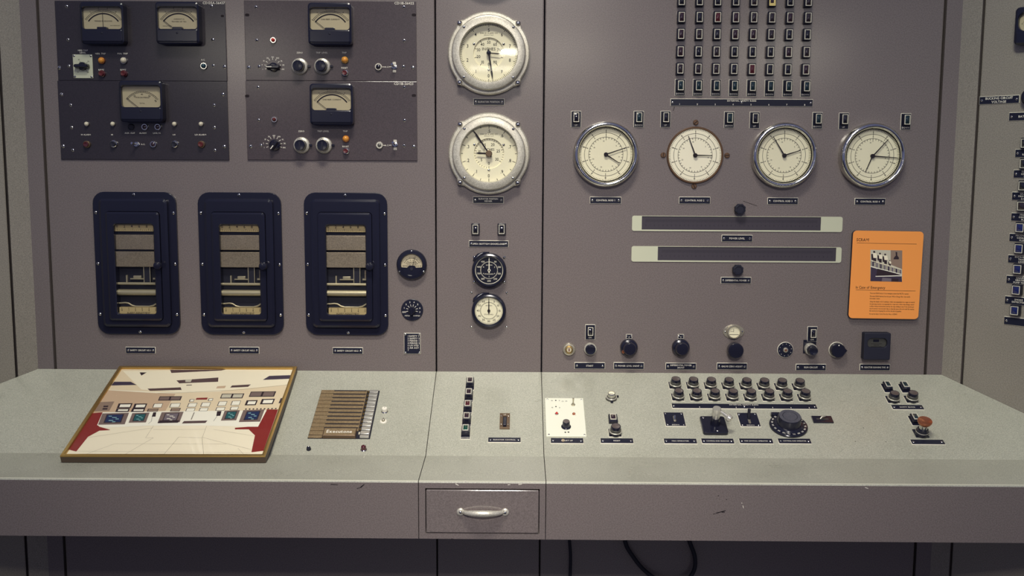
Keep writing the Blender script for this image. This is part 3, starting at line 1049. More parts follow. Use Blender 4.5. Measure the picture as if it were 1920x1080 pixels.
# ------------------------------------------------------------------ chart recorders
def recorder(label):
    t = thing('chart_recorder', label, 'recorder', P, (0, 0), 'black chart recorders')
    # frame of reference: photo pixels from the middle of the flange (160 x 274)
    q = PX * 0.985
    W, H = 159 * q, 275 * q
    win = (2 * q, -9.5 * q, 75 * q, 172 * q, 5 * q)
    MB().ringrr((0, 0, W, H, 22 * q), (0, 0, 128 * q, 246 * q, 12 * q), 0, .008, 'black', .0015, 0).build('flange', t)
    mb = MB()
    mb.ringrr((0, 2 * q, 130 * q, 246 * q, 9 * q), (0, -4 * q, 100 * q, 206 * q, 5 * q), .002, .021, 'black', .006, .012)
    mb.ringrr((0, -4 * q, 102 * q, 208 * q, 6 * q), win, .012, .028, 'black', .005, .001)
    door = mb.build('door', t)
    k = MB().lathe([(4 * q, .024), (4 * q, .030), (7.4 * q, .033), (7.8 * q, .039), (6.5 * q, .043), (2 * q, .044)], 'black', 48 * q, -1 * q, 24).build('knob', door)
    g = MB().prism(win[0], win[1], win[2], win[3], win[4], .0215, .0220, 'glass').build('glass_pane', door)
    # works behind the window
    MB().box(-40 * q, -100 * q, .0004, 44 * q, 84 * q, .0012, 'black_matte').build('backplate', t)
    x0, x1 = -37 * q, 41 * q
    zt = .0163
    top = MB().box(x0, 63 * q, .002, x1, 77 * q, .016, 'scale_cream')
    for i in range(19):
        top.line((x0 + (5 + 3.75 * i) * q, 64 * q), (x0 + (5 + 3.75 * i) * q, (68 if i % 4 == 0 else 66.2) * q), .7 * q, zt, 'ink')
    for i, s in enumerate(('0', '2', '4', '6', '8', '10')):
        top.text(s, x0 + (5 + 14.2 * i) * q, 72.5 * q, 5 * q, zt, 'ink')
    top.build('scale_strip', t)
    bot = MB().box(x0 + 3 * q, -97 * q, .002, x1, -83.5 * q, .016, 'scale_cream')
    for i in range(6):
        bot.line((x0 + (8 + 13 * i) * q, -84 * q), (x0 + (8 + 13 * i) * q, -87 * q), .7 * q, zt, 'ink')
        bot.text(str(i), x0 + (8 + 13 * i) * q, -89 * q, 3.2 * q, zt, 'ink')
    bot.text('ALARM ADJUSTMENT', 3 * q, -94 * q, 3 * q, zt, 'ink')
    bot.build('scale_strip', t)
    MB().box(x0, 28 * q, .002, x1, 56 * q, .015, 'mech_grey', .001).build('cover_plate', t)
    MB().box(x0, -5 * q, .002, x1, 24 * q, .018, 'mech_grey', .001).build('cover_plate', t)
    for y, r in ((-38 * q, 2.6 * q), (-55 * q, 6 * q)):
        MB().tube([(x0 + 1 * q, y, .0105), (x1, y, .0105)], r, 'roller_steel', 16).build('roller', t)
    MB().tube([(x0 + q * a, b * q, .012) for a, b in ((2, -76), (14, -75), (20, -76), (26, -80), (34, -82), (60, -82), (68, -80), (78, -74))], 1.5 * q, 'roller_steel', 8).build('pen_wire', t)
    mb = MB().box(15 * q, -40 * q, .003, 27 * q, -5 * q, .011, 'black_matte')
    mb.box(14 * q, -40 * q, .011, 15.4 * q, -5 * q, .013, 'roller_steel')
    mb.box(26 * q, -40 * q, .011, 27.2 * q, -5 * q, .013, 'roller_steel')
    mb.build('pen_arm', t)
    mb = MB().box(-13 * q, -30 * q, .003, 14 * q, -28 * q, .009, 'roller_steel')
    mb.box(-7 * q, -28 * q, .003, 8 * q, -23 * q, .009, 'roller_steel', .001)
    mb.box(-21 * q, -36 * q, .003, -18.5 * q, -22 * q, .009, 'roller_steel')
    mb.box(31 * q, -30 * q, .003, 41 * q, -27 * q, .009, 'roller_steel')
    mb.box(35 * q, -27 * q, .003, 41 * q, -11 * q, .009, 'mech_grey', .001)
    mb.build('pen_carriage', t)
    MB().box(x0 + .0004, -82 * q, .003, x0 + .002, 24 * q, .016, 'roller_steel').build('side_rail', t)
    screws(t, [(0, 132.5 * q), (2 * q, -132 * q)] + [(sx * 74 * q, y * q) for sx in (-1, 1) for y in (98, 0, -98)], 3.0 * q, .008)
    return t


r0 = recorder('tall black chart recorder, leftmost of the three, above SAFETY CIRCUIT NO. 1')
place(r0, P, P.at(256.5, 494.5, .006), .0003)
dup(r0, 'tall black chart recorder, middle one of the three', P, P.at(452, 495.5, .006), z=.0003)
dup(r0, 'tall black chart recorder nearest the small round voltage meter', P, P.at(649.5, 496, .006), z=.0003)

# ------------------------------------------------------------------ round meter and selector dial
t = thing('round_meter', 'small round black voltage meter right of the recorders', 'meter', P, P.at(771.5, 496.5, .015))
R = 28.5 * PX
mb = MB()
mb.lathe([(R, 0), (R, .012), (R * .93, .016), (R * .74, .0165), (R * .70, .013)], 'black', seg=48, cap1=False)
mb.lathe([(R * .72, .0), (R * .72, .006)], 'black_matte', seg=32)
pts = [(R * .71 * math.cos(math.radians(a)), R * .71 * math.sin(math.radians(a))) for a in range(194, 347, 8)]
mb.poly([(-R * .69, -R * .17)] + pts + [(R * .69, -R * .17), (R * .3, -R * .2), (R * .18, -R * .06), (-R * .18, -R * .06), (-R * .3, -R * .2)], .0125, 'black')
mb.lathe([(R * .12, .0125), (R * .10, .014)], 'black_matte', 0, -R * .28, 14)
mb.build('case', t)
mb = MB().lathe([(R * .70, .006), (R * .70, .0085)], 'cream', seg=40)
mb.arc(0, -R * .1, R * .52, .7 * PX, math.radians(155), math.radians(25), .0087, 'ink')
mb.ticks(0, -R * .1, R * .50, R * .60, .6 * PX, .0087, 'ink', 5, math.radians(155), math.radians(25))
for i, s in enumerate(('0', '2', '4', '6', '8', '10')):
    a = math.radians(155 - 26 * i)
    mb.text(s, R * .40 * math.cos(a), -R * .1 + R * .40 * math.sin(a), 2.2 * PX, .0087, 'ink')
mb.text('CHAMBER', 0, R * .14, 2.8 * PX, .0087, 'ink')
mb.text('VOLTAGE', 0, R * .02, 2.6 * PX, .0087, 'ink')
mb.text('METER READING X 10', 0, -R * .10, 2.7 * PX, .0087, 'ink', maxw=R * 1.25)
mb.build('dial_face', t)
MB().line((R * .05, -R * .1), (R * .24, R * .55), .8 * PX, .0098, 'ink').build('needle', t)
screws(t, [(0, R * .88), (-R * .79, -R * .44), (R * .79, -R * .44)], 2.4 * PX, .0145)

t = thing('selector_dial', 'round black selector dial with numbers OFF to 7 below the round voltage meter', 'switch', P, P.at(772.5, 581.5, .004))
R = 21 * PX
mb = MB().lathe([(R, 0), (R, .002), (R * .95, .003)], 'plate_black', seg=40)
for i in range(8):
    a = math.radians(195 - 30 * i)
    mb.line((R * .36 * math.cos(a), R * .36 * math.sin(a)), (R * .54 * math.cos(a), R * .54 * math.sin(a)), .8 * PX, .0032, 'paint_white')
    mb.text(('OFF', '1', '2', '3', '4', '5', '6', '7')[i], R * .74 * math.cos(a), R * .74 * math.sin(a), 3 * PX, .0032, 'paint_white')
mb.text('METER', -R * .42, -R * .52, 2.2 * PX, .0032, 'paint_white')
mb.text('SWITCH', R * .42, -R * .52, 2.2 * PX, .0032, 'paint_white')
mb.build('plate', t)
MB().lathe([(R * .36, .003), (R * .32, .012), (R * .26, .014)], 'black', seg=20).box(-R * .1, -R * .35, .012, R * .1, R * .35, .020, 'black', .001).build('knob', t)


# ------------------------------------------------------------------ large inch gauges
def big_gauge(label, vernier=False):
    t = thing('dial_gauge', label, 'gauge', P, (0, 0), 'large silver-rimmed inch gauges')
    q = PX * 0.955
    R = 79 * q
    mb = MB()
    # flange with four ears, walked round as one outline
    out = []
    for i in range(96):
        a = 2 * PI * i / 96
        r = R
        d = abs((math.degrees(a) % 90) - 45)
        if d < 7.6:
            r = R * (1.045 - (d / 7.6) ** 4 * .045)
        out.append((r * math.cos(a), r * math.sin(a)))
    mb.rings([[(x, y, 0) for x, y in out], [(x, y, .012) for x, y in out], [(x * .97, y * .97, .016) for x, y in out], [(x * .86, y * .86, .0165) for x, y in out]], 'alloy', cap1=False)
    mb.build('flange', t)
    # bezel
    MB().lathe([(R * .90, .010), (R * .90, .028), (R * .875, .033), (R * .85, .034), (R * .715, .034), (R * .70, .032), (R * .695, .018)], 'alloy', seg=72, cap0=False, cap1=False).build('bezel_ring', t)
    f = MB()
    rf = R * .705
    zf = .0165
    # annular face with the half-round opening over a deeper inner disc
    ri = 29.5 * q
    N = 72
    f.add([(rr * math.cos(2 * PI * i / N), rr * math.sin(2 * PI * i / N), zf) for rr in (ri, rf) for i in range(N)], [(i, N + i, N + (i + 1) % N, (i + 1) % N) for i in range(N)], 'ivory')
    for k in range(2):
        f.add([(ri * math.cos(2 * PI * i / N), ri * math.sin(2 * PI * i / N), zz) for zz in (zf - .0045, zf) for i in range(N)], [(i, N + i, N + (i + 1) % N, (i + 1) % N) for i in range(N)], 'ivory')
        break
    f.lathe([(ri + .002, zf - .0065), (ri + .002, zf - .0045)], 'ivory', seg=48)
    z, zi = zf + .0002, zf - .0043
    top = -PI / 2
    if not vernier:
        for i in range(100):
            a = top - 2 * PI * i / 100
            r1 = rf * (.885 if i % 10 == 0 else .925)
            f.line((rf * .985 * math.cos(a), rf * .985 * math.sin(a)), (r1 * math.cos(a), r1 * math.sin(a)), (1.0 if i % 10 == 0 else .75) * q, z, 'ink')
        nums = [str(i) for i in range(10)]
    else:
        for i in range(20):
            a = top - 2 * PI * i / 20
            r1 = rf * (.86 if i % 2 == 0 else .91)
            f.line((rf * .975 * math.cos(a), rf * .975 * math.sin(a)), (r1 * math.cos(a), r1 * math.sin(a)), 1.0 * q, z, 'ink')
        nums = ['0'] + ['.%d' % i for i in range(1, 10)]
    for i, s in enumerate(nums):
        a = top - 2 * PI * i / 10
        f.text(s, rf * .77 * math.cos(a), rf * .77 * math.sin(a), 6.3 * q, z, 'ink', cond=.85)
    f.text('SHAND & JURS CO', 0, 37.5 * q, 2.6 * q, z, 'ink')
    f.text('BERKELEY, CALIF', 0, 33.8 * q, 1.5 * q, z, 'ink')
    f.text('INCHES', 0, 8 * q, (4.4 if vernier else 5.4) * q, zi, 'ink', cond=.95)
    if not vernier:
        for i in range(10):
            a = top - 2 * PI * i / 10
            ca, sa = math.cos(a), math.sin(a)
            f.line((ri * .98 * ca, ri * .98 * sa), (ri * .82 * ca, ri * .82 * sa), .9 * q, zi, 'ink')
            if i != 8:
                f.text(str(i * 10), ri * .70 * ca, ri * .70 * sa, 5.6 * q, zi, 'ink', cond=.85)
    else:
        for i in range(31):
            a = top - 2 * PI * i / 36 * 1.015
            ca, sa = math.cos(a), math.sin(a)
            f.line((ri * .98 * ca, ri * .98 * sa), (ri * (.82 if i % 5 == 0 else .89) * ca, ri * (.82 if i % 5 == 0 else .89) * sa), .8 * q, zi, 'ink')
            if i % 5 == 0:
                f.text(str(i), ri * .64 * ca, ri * .64 * sa, 5.6 * q, zi, 'ink', cond=.85)
    f.build('dial_face', t)
    screws(t, [(28.5 * q, 17 * q), (-28.5 * q, 17 * q), (0, -32 * q)], 2.6 * q, zf, SCREW, 'face_screw')
    n = MB()

    def needle(L, a, w, z, tail=8):
        c, s_ = math.cos(a), math.sin(a)
        p = [(-tail * q * c, -tail * q * s_), (L * q * c, L * q * s_)]
        nx, ny = -s_, c
        k = .72
        pts = [(p[0][0] + nx * w * q * .35, p[0][1] + ny * w * q * .35), (p[0][0] - nx * w * q * .35, p[0][1] - ny * w * q * .35), (L * k * q * c - nx * w * q * .6, L * k * q * s_ - ny * w * q * .6), p[1], (L * k * q * c + nx * w * q * .6, L * k * q * s_ + ny * w * q * .6)]
        m_ = MB()
        m_.rings([[(x, y, z) for x, y in pts], [(x, y, z + .0008) for x, y in pts]], 'ink')
        m_.build('needle', t)
    if not vernier:
        needle(52, math.radians(-81), 3.0, .0215)
        needle(24, math.radians(-5), 2.0, .0195, 4)
        n.dome(4.6 * q, .019, .007, 'black', seg=20)
    else:
        needle(56, math.radians(124), 3.0, .0215)
        needle(27, math.radians(178), 3.0, .0195, 4)
        n.lathe([(6.4 * q, .019), (6.4 * q, .0245), (5.2 * q, .0255)], 'bronze_dark', seg=24)
    n.build('hub', t)
    MB().lathe([(R * .70, .0285), (R * .70, .0290)], 'glass', seg=48).build('glass_pane', t)
    for sx in (-1, 1):
        for sy in (-1, 1):
            put(DOME, 'mounting_bolt', t, (sx * 56 * q, sy * 56 * q, .012), 5.4 * q)
    screws(t, [(sx * 47 * q, sy * 47 * q) for sx in (-1, 1) for sy in (-1, 1)], 2.7 * q, .034, SCREW, 'bezel_screw')
    return t


DOME = MB().lathe([(1, 0), (1, .7), (.88, 1.15), (.6, 1.5), (.25, 1.62)], 'chrome', seg=18).mesh('mounting_bolt')
g0 = big_gauge('large silver-rimmed gauge marked INCHES up to 90, upper of the two in view')
place(g0, P, P.at(916.5, 99.5, .016))
g1 = big_gauge('large silver-rimmed vernier gauge marked INCHES up to 30, above the OPEN CLOSED plate', True)
place(g1, P, P.at(916.8, 288, .016))
dup(g0, 'silver-rimmed gauge cut off by the top edge of the photo', P, P.at(917, -91, .016))


# ------------------------------------------------------------------ small hooded dial gauges
def hooded(label, black, u, v):
    t = thing('pressure_gauge', label, 'gauge', P, P.at(u, v, .02), 'small hooded dial gauges')
    R = 32.5 * PX
    mb = MB()
    mb.lathe([(R, 0), (R, .018), (R * .95, .022), (R * .86, .023), (R * .82, .0215), (R * .80, .016)], 'black', seg=56, cap1=False)
    mb.tube([(-R * .82, R * .52, .016), (-R * .78, R * .66, .018), (-R * .6, R * .86, .018), (-R * .3, R * 1.0, .016), (0, R * 1.03, .012)], [R * .13, R * .15, R * .13, R * .08, R * .03], 'black', 12)
    mb.build('case', t)
    fm, im = ('plate_black', 'paint_white') if black else ('ivory', 'ink')
    f = MB().lathe([(R * .81, .014), (R * .81, .016)], fm, seg=48)
    z = .0162
    f.arc(0, 0, R * .79 if black else R * .76, R * (.03 if black else .012), 0, 2 * PI, z, im, 64)
    nr = R * .62
    ns = ('0', '50', '100', '150', '200', '250', '300', '350', '400', '450') if black else ('60', '5', '10', '15', '20', '25', '30', '35', '40', '45', '50', '55')
    for i, s in enumerate(ns):
        a = PI / 2 - 2 * PI * i / len(ns)
        if i or black:
            f.text(s, nr * math.cos(a), nr * math.sin(a), (3.0 if black else 3.7) * PX, z, im)
    f.arc(0, 0, R * .48, .5 * PX, 0, 2 * PI, z, im, 48)
    f.ticks(0, 0, R * .48, R * .52, .6 * PX, z, im, 50, 0, 2 * PI)
    if black:
        for a in (150, 30, 210, 330, 270):
            f.text({150: '8', 30: '2', 210: '6', 330: '4', 270: '5'}[a], R * .37 * math.cos(math.radians(a)), R * .37 * math.sin(math.radians(a)), 2.4 * PX, z, im)
    f.text('STANDARD', 0, -R * .22, 2.1 * PX, z, im)
    f.text('SECONDS', 0, R * .30, 1.8 * PX, z, im)
    f.build('dial_face', t)
    n = MB()
    nm = 'paint_white' if black else 'ink'
    n.rings([[(x, y, zz) for x, y in ((-R * .035, -R * .16), (R * .035, -R * .16), (R * .03, R * .3), (R * .012, R * .74), (-R * .012, R * .74), (-R * .03, R * .3))] for zz in (.0172, .0178)], nm)
    n.lathe([(R * .085, .0166), (R * .085, .0186)], nm, seg=16)
    if black:
        n.lathe([(R * .04, .0186), (R * .04, .0189)], 'ink', seg=12)
    n.build('needle', t)
    MB().lathe([(R * .83, .0195), (R * .83, .0200)], 'glass', seg=40).build('glass_pane', t)
    k = (28.5, 23.5) if black else (33.5, 33)
    dy = 0 if black else 0
    screws(t, [(sx * k[0] * PX, (sy * k[1] + dy) * PX) for sx in (-1, 1) for sy in (-1, 1)], (2.8 if black else 2.2) * PX, 0.0002, SCREW, 'mounting_screw')


hooded('small hooded timer dial with a black face and white needle', True, 917, 507)
hooded('small hooded timer dial with a cream face numbered by fives', False, 916.5, 583)


# ------------------------------------------------------------------ control rod clocks
def clock(label, a_long, a_short, third=None, chrome=True):
    t = thing('dial_clock', label, 'clock', P, (0, 0), 'clock-like control rod dials')
    R = 62 * PX * .985
    if chrome:
        prof = []
        for i in range(13):
            a = math.radians(-10 + 190 * i / 12)
            prof.append((R * .905 + R * .095 * math.cos(a), .010 + .016 * math.sin(a)))
        MB().lathe([(R, 0)] + prof + [(R * .80, .018), (R * .795, .010)], 'chrome', seg=80, cap0=False, cap1=False).build('chrome_ring', t, 60)
    else:
        MB().lathe([(R * .865, 0), (R * .865, .004), (R * .845, .007), (R * .825, .007), (R * .80, .004), (R * .80, .002)], 'brown_rim', seg=72, cap0=False, cap1=False).build('rim', t)
        screws(t, [(0, 60.5 * PX), (0, -57.5 * PX), (60 * PX, 0), (-59 * PX, 0)], 5.0 * PX, .0002, SCREW_B, 'mounting_screw')
    f = MB()
    rf = R * .815
    dz = .008 if chrome else 0
    f.lathe([(rf, 0.0002), (rf, .004 + dz)], 'ivory', seg=64)
    z = .0042 + dz
    f.arc(0, 0, rf * .80, .7 * PX, 0, 2 * PI, z, 'ink', 64)
    f.arc(0, 0, rf * .64, .7 * PX, 0, 2 * PI, z, 'ink', 64)
    f.ticks(0, 0, rf * .92, rf * .975, .7 * PX, z, 'ink', 100, PI / 2, PI / 2 - 2 * PI)
    f.ticks(0, 0, rf * .70, rf * .93, .7 * PX, z, 'ink', 10, PI / 2, PI / 2 - 2 * PI)
    f.ticks(0, 0, rf * .58, rf * .64, .8 * PX, z, 'ink', 36, PI / 2, PI / 2 - 2 * PI)
    for i in range(10):
        a = PI / 2 - 2 * PI * i / 10
        f.text(str(i * 10), rf * .87 * math.cos(a), rf * .87 * math.sin(a), 2.2 * PX, z, 'ink')
        f.text(str(i), rf * .72 * math.cos(a), rf * .72 * math.sin(a), 2.0 * PX, z, 'ink')
    for i in range(1, 8):
        a = PI / 2 - 2 * PI * i / 7.2
        f.text(str(i * 5), rf * .50 * math.cos(a), rf * .50 * math.sin(a), 2.2 * PX, z, 'ink')
    f.line((0, rf * .52), (0, rf * .95), .7 * PX, z, 'ink')
    f.build('dial_face', t)

    def hand(L, a, w, zz):
        a = math.radians(a)
        c, s_ = math.cos(a), math.sin(a)
        n = (-s_ * w / 2, c * w / 2)
        pts = [(-n[0], -n[1]), (L * c - n[0] * .5, L * s_ - n[1] * .5), (L * c + n[0] * .5, L * s_ + n[1] * .5), n]
        MB().rings([[(x, y, zz + dz) for x, y in pts], [(x, y, zz + dz + .0007) for x, y in pts]], 'ink').build('hand', t)
    hand(a_long[1] * PX, a_long[0], 2.2 * PX, .0085)
    hand(a_short[1] * PX, a_short[0], 2.4 * PX, .0070)
    if third:
        hand(third[1] * PX, third[0], 2.0 * PX, .0060)
    MB().lathe([(3.8 * PX, .004 + dz), (3.8 * PX, .0105 + dz), (2.6 * PX, .0115 + dz), (1.2 * PX, .0112 + dz)], 'ink', seg=20).build('hub', t)
    if chrome:
        MB().lathe([(R * .80, .0205), (R * .80, .0210)], 'glass', seg=48).build('glass_pane', t)
    return t


_s = MB().lathe([(1, 0), (1, .3), (.8, .5)], 'brown_rim', seg=16)
_s.box(-.8, -.13, .4, .8, .13, .54, 'ink')
SCREW_B = _s.mesh('mounting_screw')
place(clock('chrome-ringed clock-like dial above the CONTROL ROD 1 nameplate', (19, 39), (-32.5, 30)), P, P.at(1136, 289.5, .012))
place(clock('thin brown-rimmed clock-like dial without chrome, above CONTROL ROD 2', (111.5, 38), (-1, 32), chrome=False), P, P.at(1303.5, 291, .006))
place(clock('chrome-ringed clock-like dial above the CONTROL ROD 3 nameplate', (122.5, 41), (18, 31)), P, P.at(1470, 291.5, .012))
place(clock('chrome-ringed clock-like dial with three hands above CONTROL ROD 4', (48.5, 41), (-4, 48), (-112, 32)), P, P.at(1635.5, 292.5, .012))


# ------------------------------------------------------------------ indicator lights
def indicator(plate=None, w=15.4, h=22, lw=10.6, lh=17.4, q=PX, lens='lens_black', depth=.013, dy=0.0, text=None, base=None):
    t = thing('indicator_light', 'x', 'indicator light', P, (0, 0))
    z0 = 0
    if plate:
        pw, ph = plate[0] * q, plate[1] * q
        mb = MB()
        mb.rings([[(x, y, 0) for x, y in rrect(0, 0, pw, ph, .0005, 2)], [(x, y, .001) for x, y in rrect(0, 0, pw, ph, .0005, 2)], [(x, y, .002) for x, y in rrect(0, 0, pw - .002, ph - .002, .0004, 2)]], 'plate_edge', mtop='plate_black')
        if text:
            mb.text(text, 0, -ph / 2 + 4.2 * q, 2.8 * q, .0022, 'paint_white')
        mb.build('backplate', t)
        z0 = .002
    y = dy * q
    mb = MB()
    mb.rings([[(x, y + b, zz) for x, b in rrect(0, 0, ww * q, hh * q, 1.2 * q, 2)] for zz, ww, hh in ((z0, w, h), (z0 + depth * .7, w, h), (z0 + depth, w - 2.5, h - 2.5))], 'black')
    mb.build('housing', t)
    MB().ringrr((0, y, lw * q, lh * q, .4 * q), (0, y, (lw - 2.0) * q, (lh - 2.0) * q, .3 * q), z0 + depth - .001, z0 + depth + .0022, 'plate_edge', 0, z0 + depth - .001, 2).build('bezel', t)
    lm = MB()
    a, b = (lw - 2.0) * q, (lh - 2.0) * q
    up = .31 * b / 2
    lm.rings([[(x, yy + y, zz) for x, yy in rrect(0, 0, a * s, b * s, .3 * q, 2)] for zz, s in [(z0 + depth - .001, 1)] + [(z0 + depth + .0004 + up * (1 - k * k), k) for k in (1, .88, .75, .6, .45, .3, .15, .05)]], lens)
    lm.build('lens', t, 50)
    return t


KS = {}


def put_light(key, S, u, v, hh, label, group, make):
    if key not in KS:
        KS[key] = t = make()
        place(t, S, S.at(u, v, hh))
        t['label'], t['group'] = label, group
        return t
    return dup(KS[key], label, S, S.at(u, v, hh), group)


ORD = ('first', 'second', 'third', 'fourth', 'fifth', 'sixth', 'seventh', 'eighth')
CN = {'lens_red': 'red', 'lens_maroon': 'maroon', 'lens_brown': 'brown', 'lens_black': 'black', 'lens_teal': 'teal', 'lens_green': 'green', 'lens_blue': 'blue'}
LENSES = [('lens_black lens_black lens_black lens_black lens_brown lens_maroon lens_black lens_brown'), ('lens_maroon lens_black lens_red lens_maroon lens_brown lens_brown lens_maroon lens_brown'),
          ('lens_maroon lens_brown lens_black lens_maroon lens_maroon lens_brown lens_black lens_black'), ('lens_maroon lens_black lens_brown lens_black lens_black lens_black lens_maroon lens_brown'),
          ('lens_brown lens_brown lens_brown lens_black lens_red lens_black lens_black lens_maroon')]
RX = ((1278.5, 0), (1278.3, 31.6), (1277.4, 63.5), (1276.2, 96.3), (1275.8, 128.5))
R8 = ((1516.5, 1.5), (1516, 33), (1514.4, 64.5), (1513, 97.5), (1511.6, 130.3))
ROWN = ('cut-off top row', 'second row', 'third row', 'fourth row', 'fifth row')
for r in range(5):
    for c in range(8):
        k = c / 7
        u = RX[r][0] + (R8[r][0] - RX[r][0]) * k
        v = RX[r][1] + (R8[r][1] - RX[r][1]) * k
        ln = LENSES[r].split()[c]
        if r == 0 and c == 5:
            lb = 'indicator light with a yellow sticker in the cut-off top row of the grid'
        else:
            lb = '%s-lensed indicator light, %s from the left in the %s of the grid' % (CN[ln], ORD[c], ROWN[r])
        t = put_light(('sticker' if (r, c) == (0, 5) else 'grid_' + ln), P, u, v, .0145, lb, 'small indicator lights of the safety rod grid', lambda: indicator(lens=ln))
        if r == 0 and c == 5:
            MB().ringrr((0, 0, 11.6 * PX, 18.4 * PX, .8 * PX), (-.8 * PX, .6 * PX, 5.4 * PX, 10 * PX, .4 * PX), .0145, .0157, 'sticker_yellow', 0, .0145, 2).build('sticker', t)
for c in range(8):
    k = c / 7
    put_light('grid_plate', P, 1275 + (1510.5 - 1275) * k, 164 + 1.8 * k, .002, 'teal indicator light on a plate, %s from the left in the grid\'s bottom row' % ORD[c], 'bottom-row indicator lights on plates',
              lambda: indicator((19, 31), 14, 21, 10.2, 17.4, lens='lens_teal', depth=.011, dy=3.2, text='DOWN'))
for i, (u, v) in enumerate(((1080.2, 223.5), (1197.7, 223.5), (1248, 223.5), (1367.2, 224.5), (1415, 225.3), (1532.8, 226), (1582.3, 227), (1698.5, 228))):
    up = i % 2 == 0
    put_light('rod_%d' % (i % 2), P, u, v, .002, '%s indicator light marked %s at the upper %s of the CONTROL ROD %d dial' % ('black' if up else 'green', 'UP' if up else 'DOWN', 'left' if up else 'right', i // 2 + 1), 'indicator lights beside the control rod dials',
              lambda: indicator((19, 30.5), 13, 20, 10.2, 17.4, lens='lens_black' if up else 'lens_teal', depth=.009, dy=3.2, text='UP' if up else 'DOWN'))
for u, lb in ((891.3, 'black indicator light above the word OPEN'), (940.5, 'black indicator light above the word CLOSED')):
    put_light('grid_lens_black', P, u, 430, .0145, lb, 'door indicator lights', None)
put_light('foot_a', P, 1106.7, 622.8, .002, 'black indicator light on a plate above the round push button near the keylock', 'indicator lights along the foot of the panel',
          lambda: indicator((19, 29.5), 13, 18, 10, 16, lens='lens_black', depth=.009, dy=2.5, text='ON'))
put_light('foot_a', P, 1523.2, 626.5, .002, 'black indicator light on a plate above the projecting push button', 'indicator lights along the foot of the panel', None)
# desk lights: five in a column
DN = (('TOP', 'lens_maroon', 'topmost'), ('UP SLOW', 'lens_maroon', 'second from the top'), ('STOPPED', 'lens_red', 'middle'), ('DN SLOW', 'lens_maroon', 'fourth from the top'), ('BOTTOM', 'lens_green', 'lowest'))
for i, (u, v) in enumerate(((881.2, 722), (879, 744), (876.8, 766.5), (875, 789.5), (873, 812.5))):
    tx, ln, pos = DN[i]
    t = indicator((18.5, 34), 16, 24, 10.5, 17.5, q=SX * .97, lens=ln, depth=.013, dy=3.5, text=tx)
    place(t, SL, SL.at(u, v, .002))
    t['label'], t['group'] = '%s indicator light marked %s, %s in the column on the desk' % (CN[ln], tx, pos), 'column of desk indicator lights'
t = indicator(None, 17, 22, 11, 16, q=SX, lens='lens_maroon', depth=.010)
place(t, SL, SL.at(1149.5, 784.5, .006))
t['label'] = 'maroon indicator light on the desk behind the tall reset push button'
for i, (u, v, lb) in enumerate(((1664.5, 727, 'left black indicator light of the pair above SAFETY BLOCK'), (1697, 727.5, 'right black indicator light of the pair above SAFETY BLOCK'), (1716, 788, 'dark blue indicator light behind the copper mushroom button'))):
    t = put_light('desk_pair', SL, u, v, .003, lb, 'desk indicator lights by the push buttons', lambda: indicator((20, 30), 14, 22, 10, 18, q=SX, lens='lens_teal', depth=.010, dy=2.5))

# ------------------------------------------------------------------ knobs and slide windows on the right panel
def fluted(u, v, lb, R=10.5):
    t = thing('fluted_knob', lb, 'knob', P, P.at(u, v, .014), 'fluted black adjusting knobs')
    out = [((R - 1.0 * (1 + math.cos(8 * a)) / 2) * PX * math.cos(a), (R - 1.0 * (1 + math.cos(8 * a)) / 2) * PX * math.sin(a)) for a in [2 * PI * i / 64 for i in range(64)]]
    mb = MB()
    mb.lathe([(R * .6 * PX, 0), (R * .6 * PX, .006)], 'black', seg=24)
    mb.rings([[(x * s, y * s, z) for x, y in out] for z, s in ((.005, .95), (.018, 1), (.020, .92), (.0205, .72), (.0185, .66))], 'black_matte')
    mb.build('grip', t)


fluted(1387.5, 392, 'fluted black knob just above the upper long slide window')
fluted(1383.5, 506, 'fluted black knob just below the lower long slide window')


def slide(u0, v0, u1, v1, wu0, wu1, label):
    h = .001
    a, b = P.at(u0, (v0 + v1) / 2, h), P.at(u1, (v0 + v1) / 2, h)
    c, d = P.at((u0 + u1) / 2, v0, h), P.at((u0 + u1) / 2, v1, h)
    cx, cy, W, H = (a[0] + b[0]) / 2, (c[1] + d[1]) / 2, b[0] - a[0], c[1] - d[1]
    t = thing('slide_window', label, 'gauge', P, (cx, cy), 'long slide windows')
    x0, x1 = P.at(wu0, v0, h)[0] - cx, P.at(wu1, v0, h)[0] - cx
    y0, y1 = -H / 2 + 2.6 * PX, H / 2 - .8 * PX
    MB().ringrr((0, 0, W, H, 4 * PX), ((x0 + x1) / 2, (y0 + y1) / 2, x1 - x0, y1 - y0, .2 * PX), .0002, .0022, 'silver_paint', 0, .0002).build('frame', t)
    mb = MB().rect(x0, y0, x1, y1, .0004, 'slide_scale')
    n = 40
    for i in range(n * 5 + 1):
        x = x0 + (8 + (x1 - x0) / PX * i / (n * 5) * .955) * PX
        if x < x1 - 3 * PX:
            mb.line((x, (y1 + y0) / 2 + (2 if i % 5 else 1) * PX), (x, (y1 + y0) / 2 + 7 * PX), .6 * PX, .0006, 'slide_mark')
    for i in range(n + 1):
        x = x0 + (8 + (x1 - x0) / PX * i / n * .955) * PX
        if x < x1 - 3 * PX:
            mb.text(str(i % 10), x, (y0 + y1) / 2 - 4.5 * PX, 3 * PX, .0006, 'slide_mark')
    mb.build('scale', t)


slide(1185, 405.5, 1579.5, 434, 1203.5, 1539.5, 'upper long silver slide window with a dark scale, above POWER LEVEL')
slide(1184, 462.5, 1577.5, 491.5, 1233.5, 1568, 'lower long silver slide window with a dark scale, below POWER LEVEL')

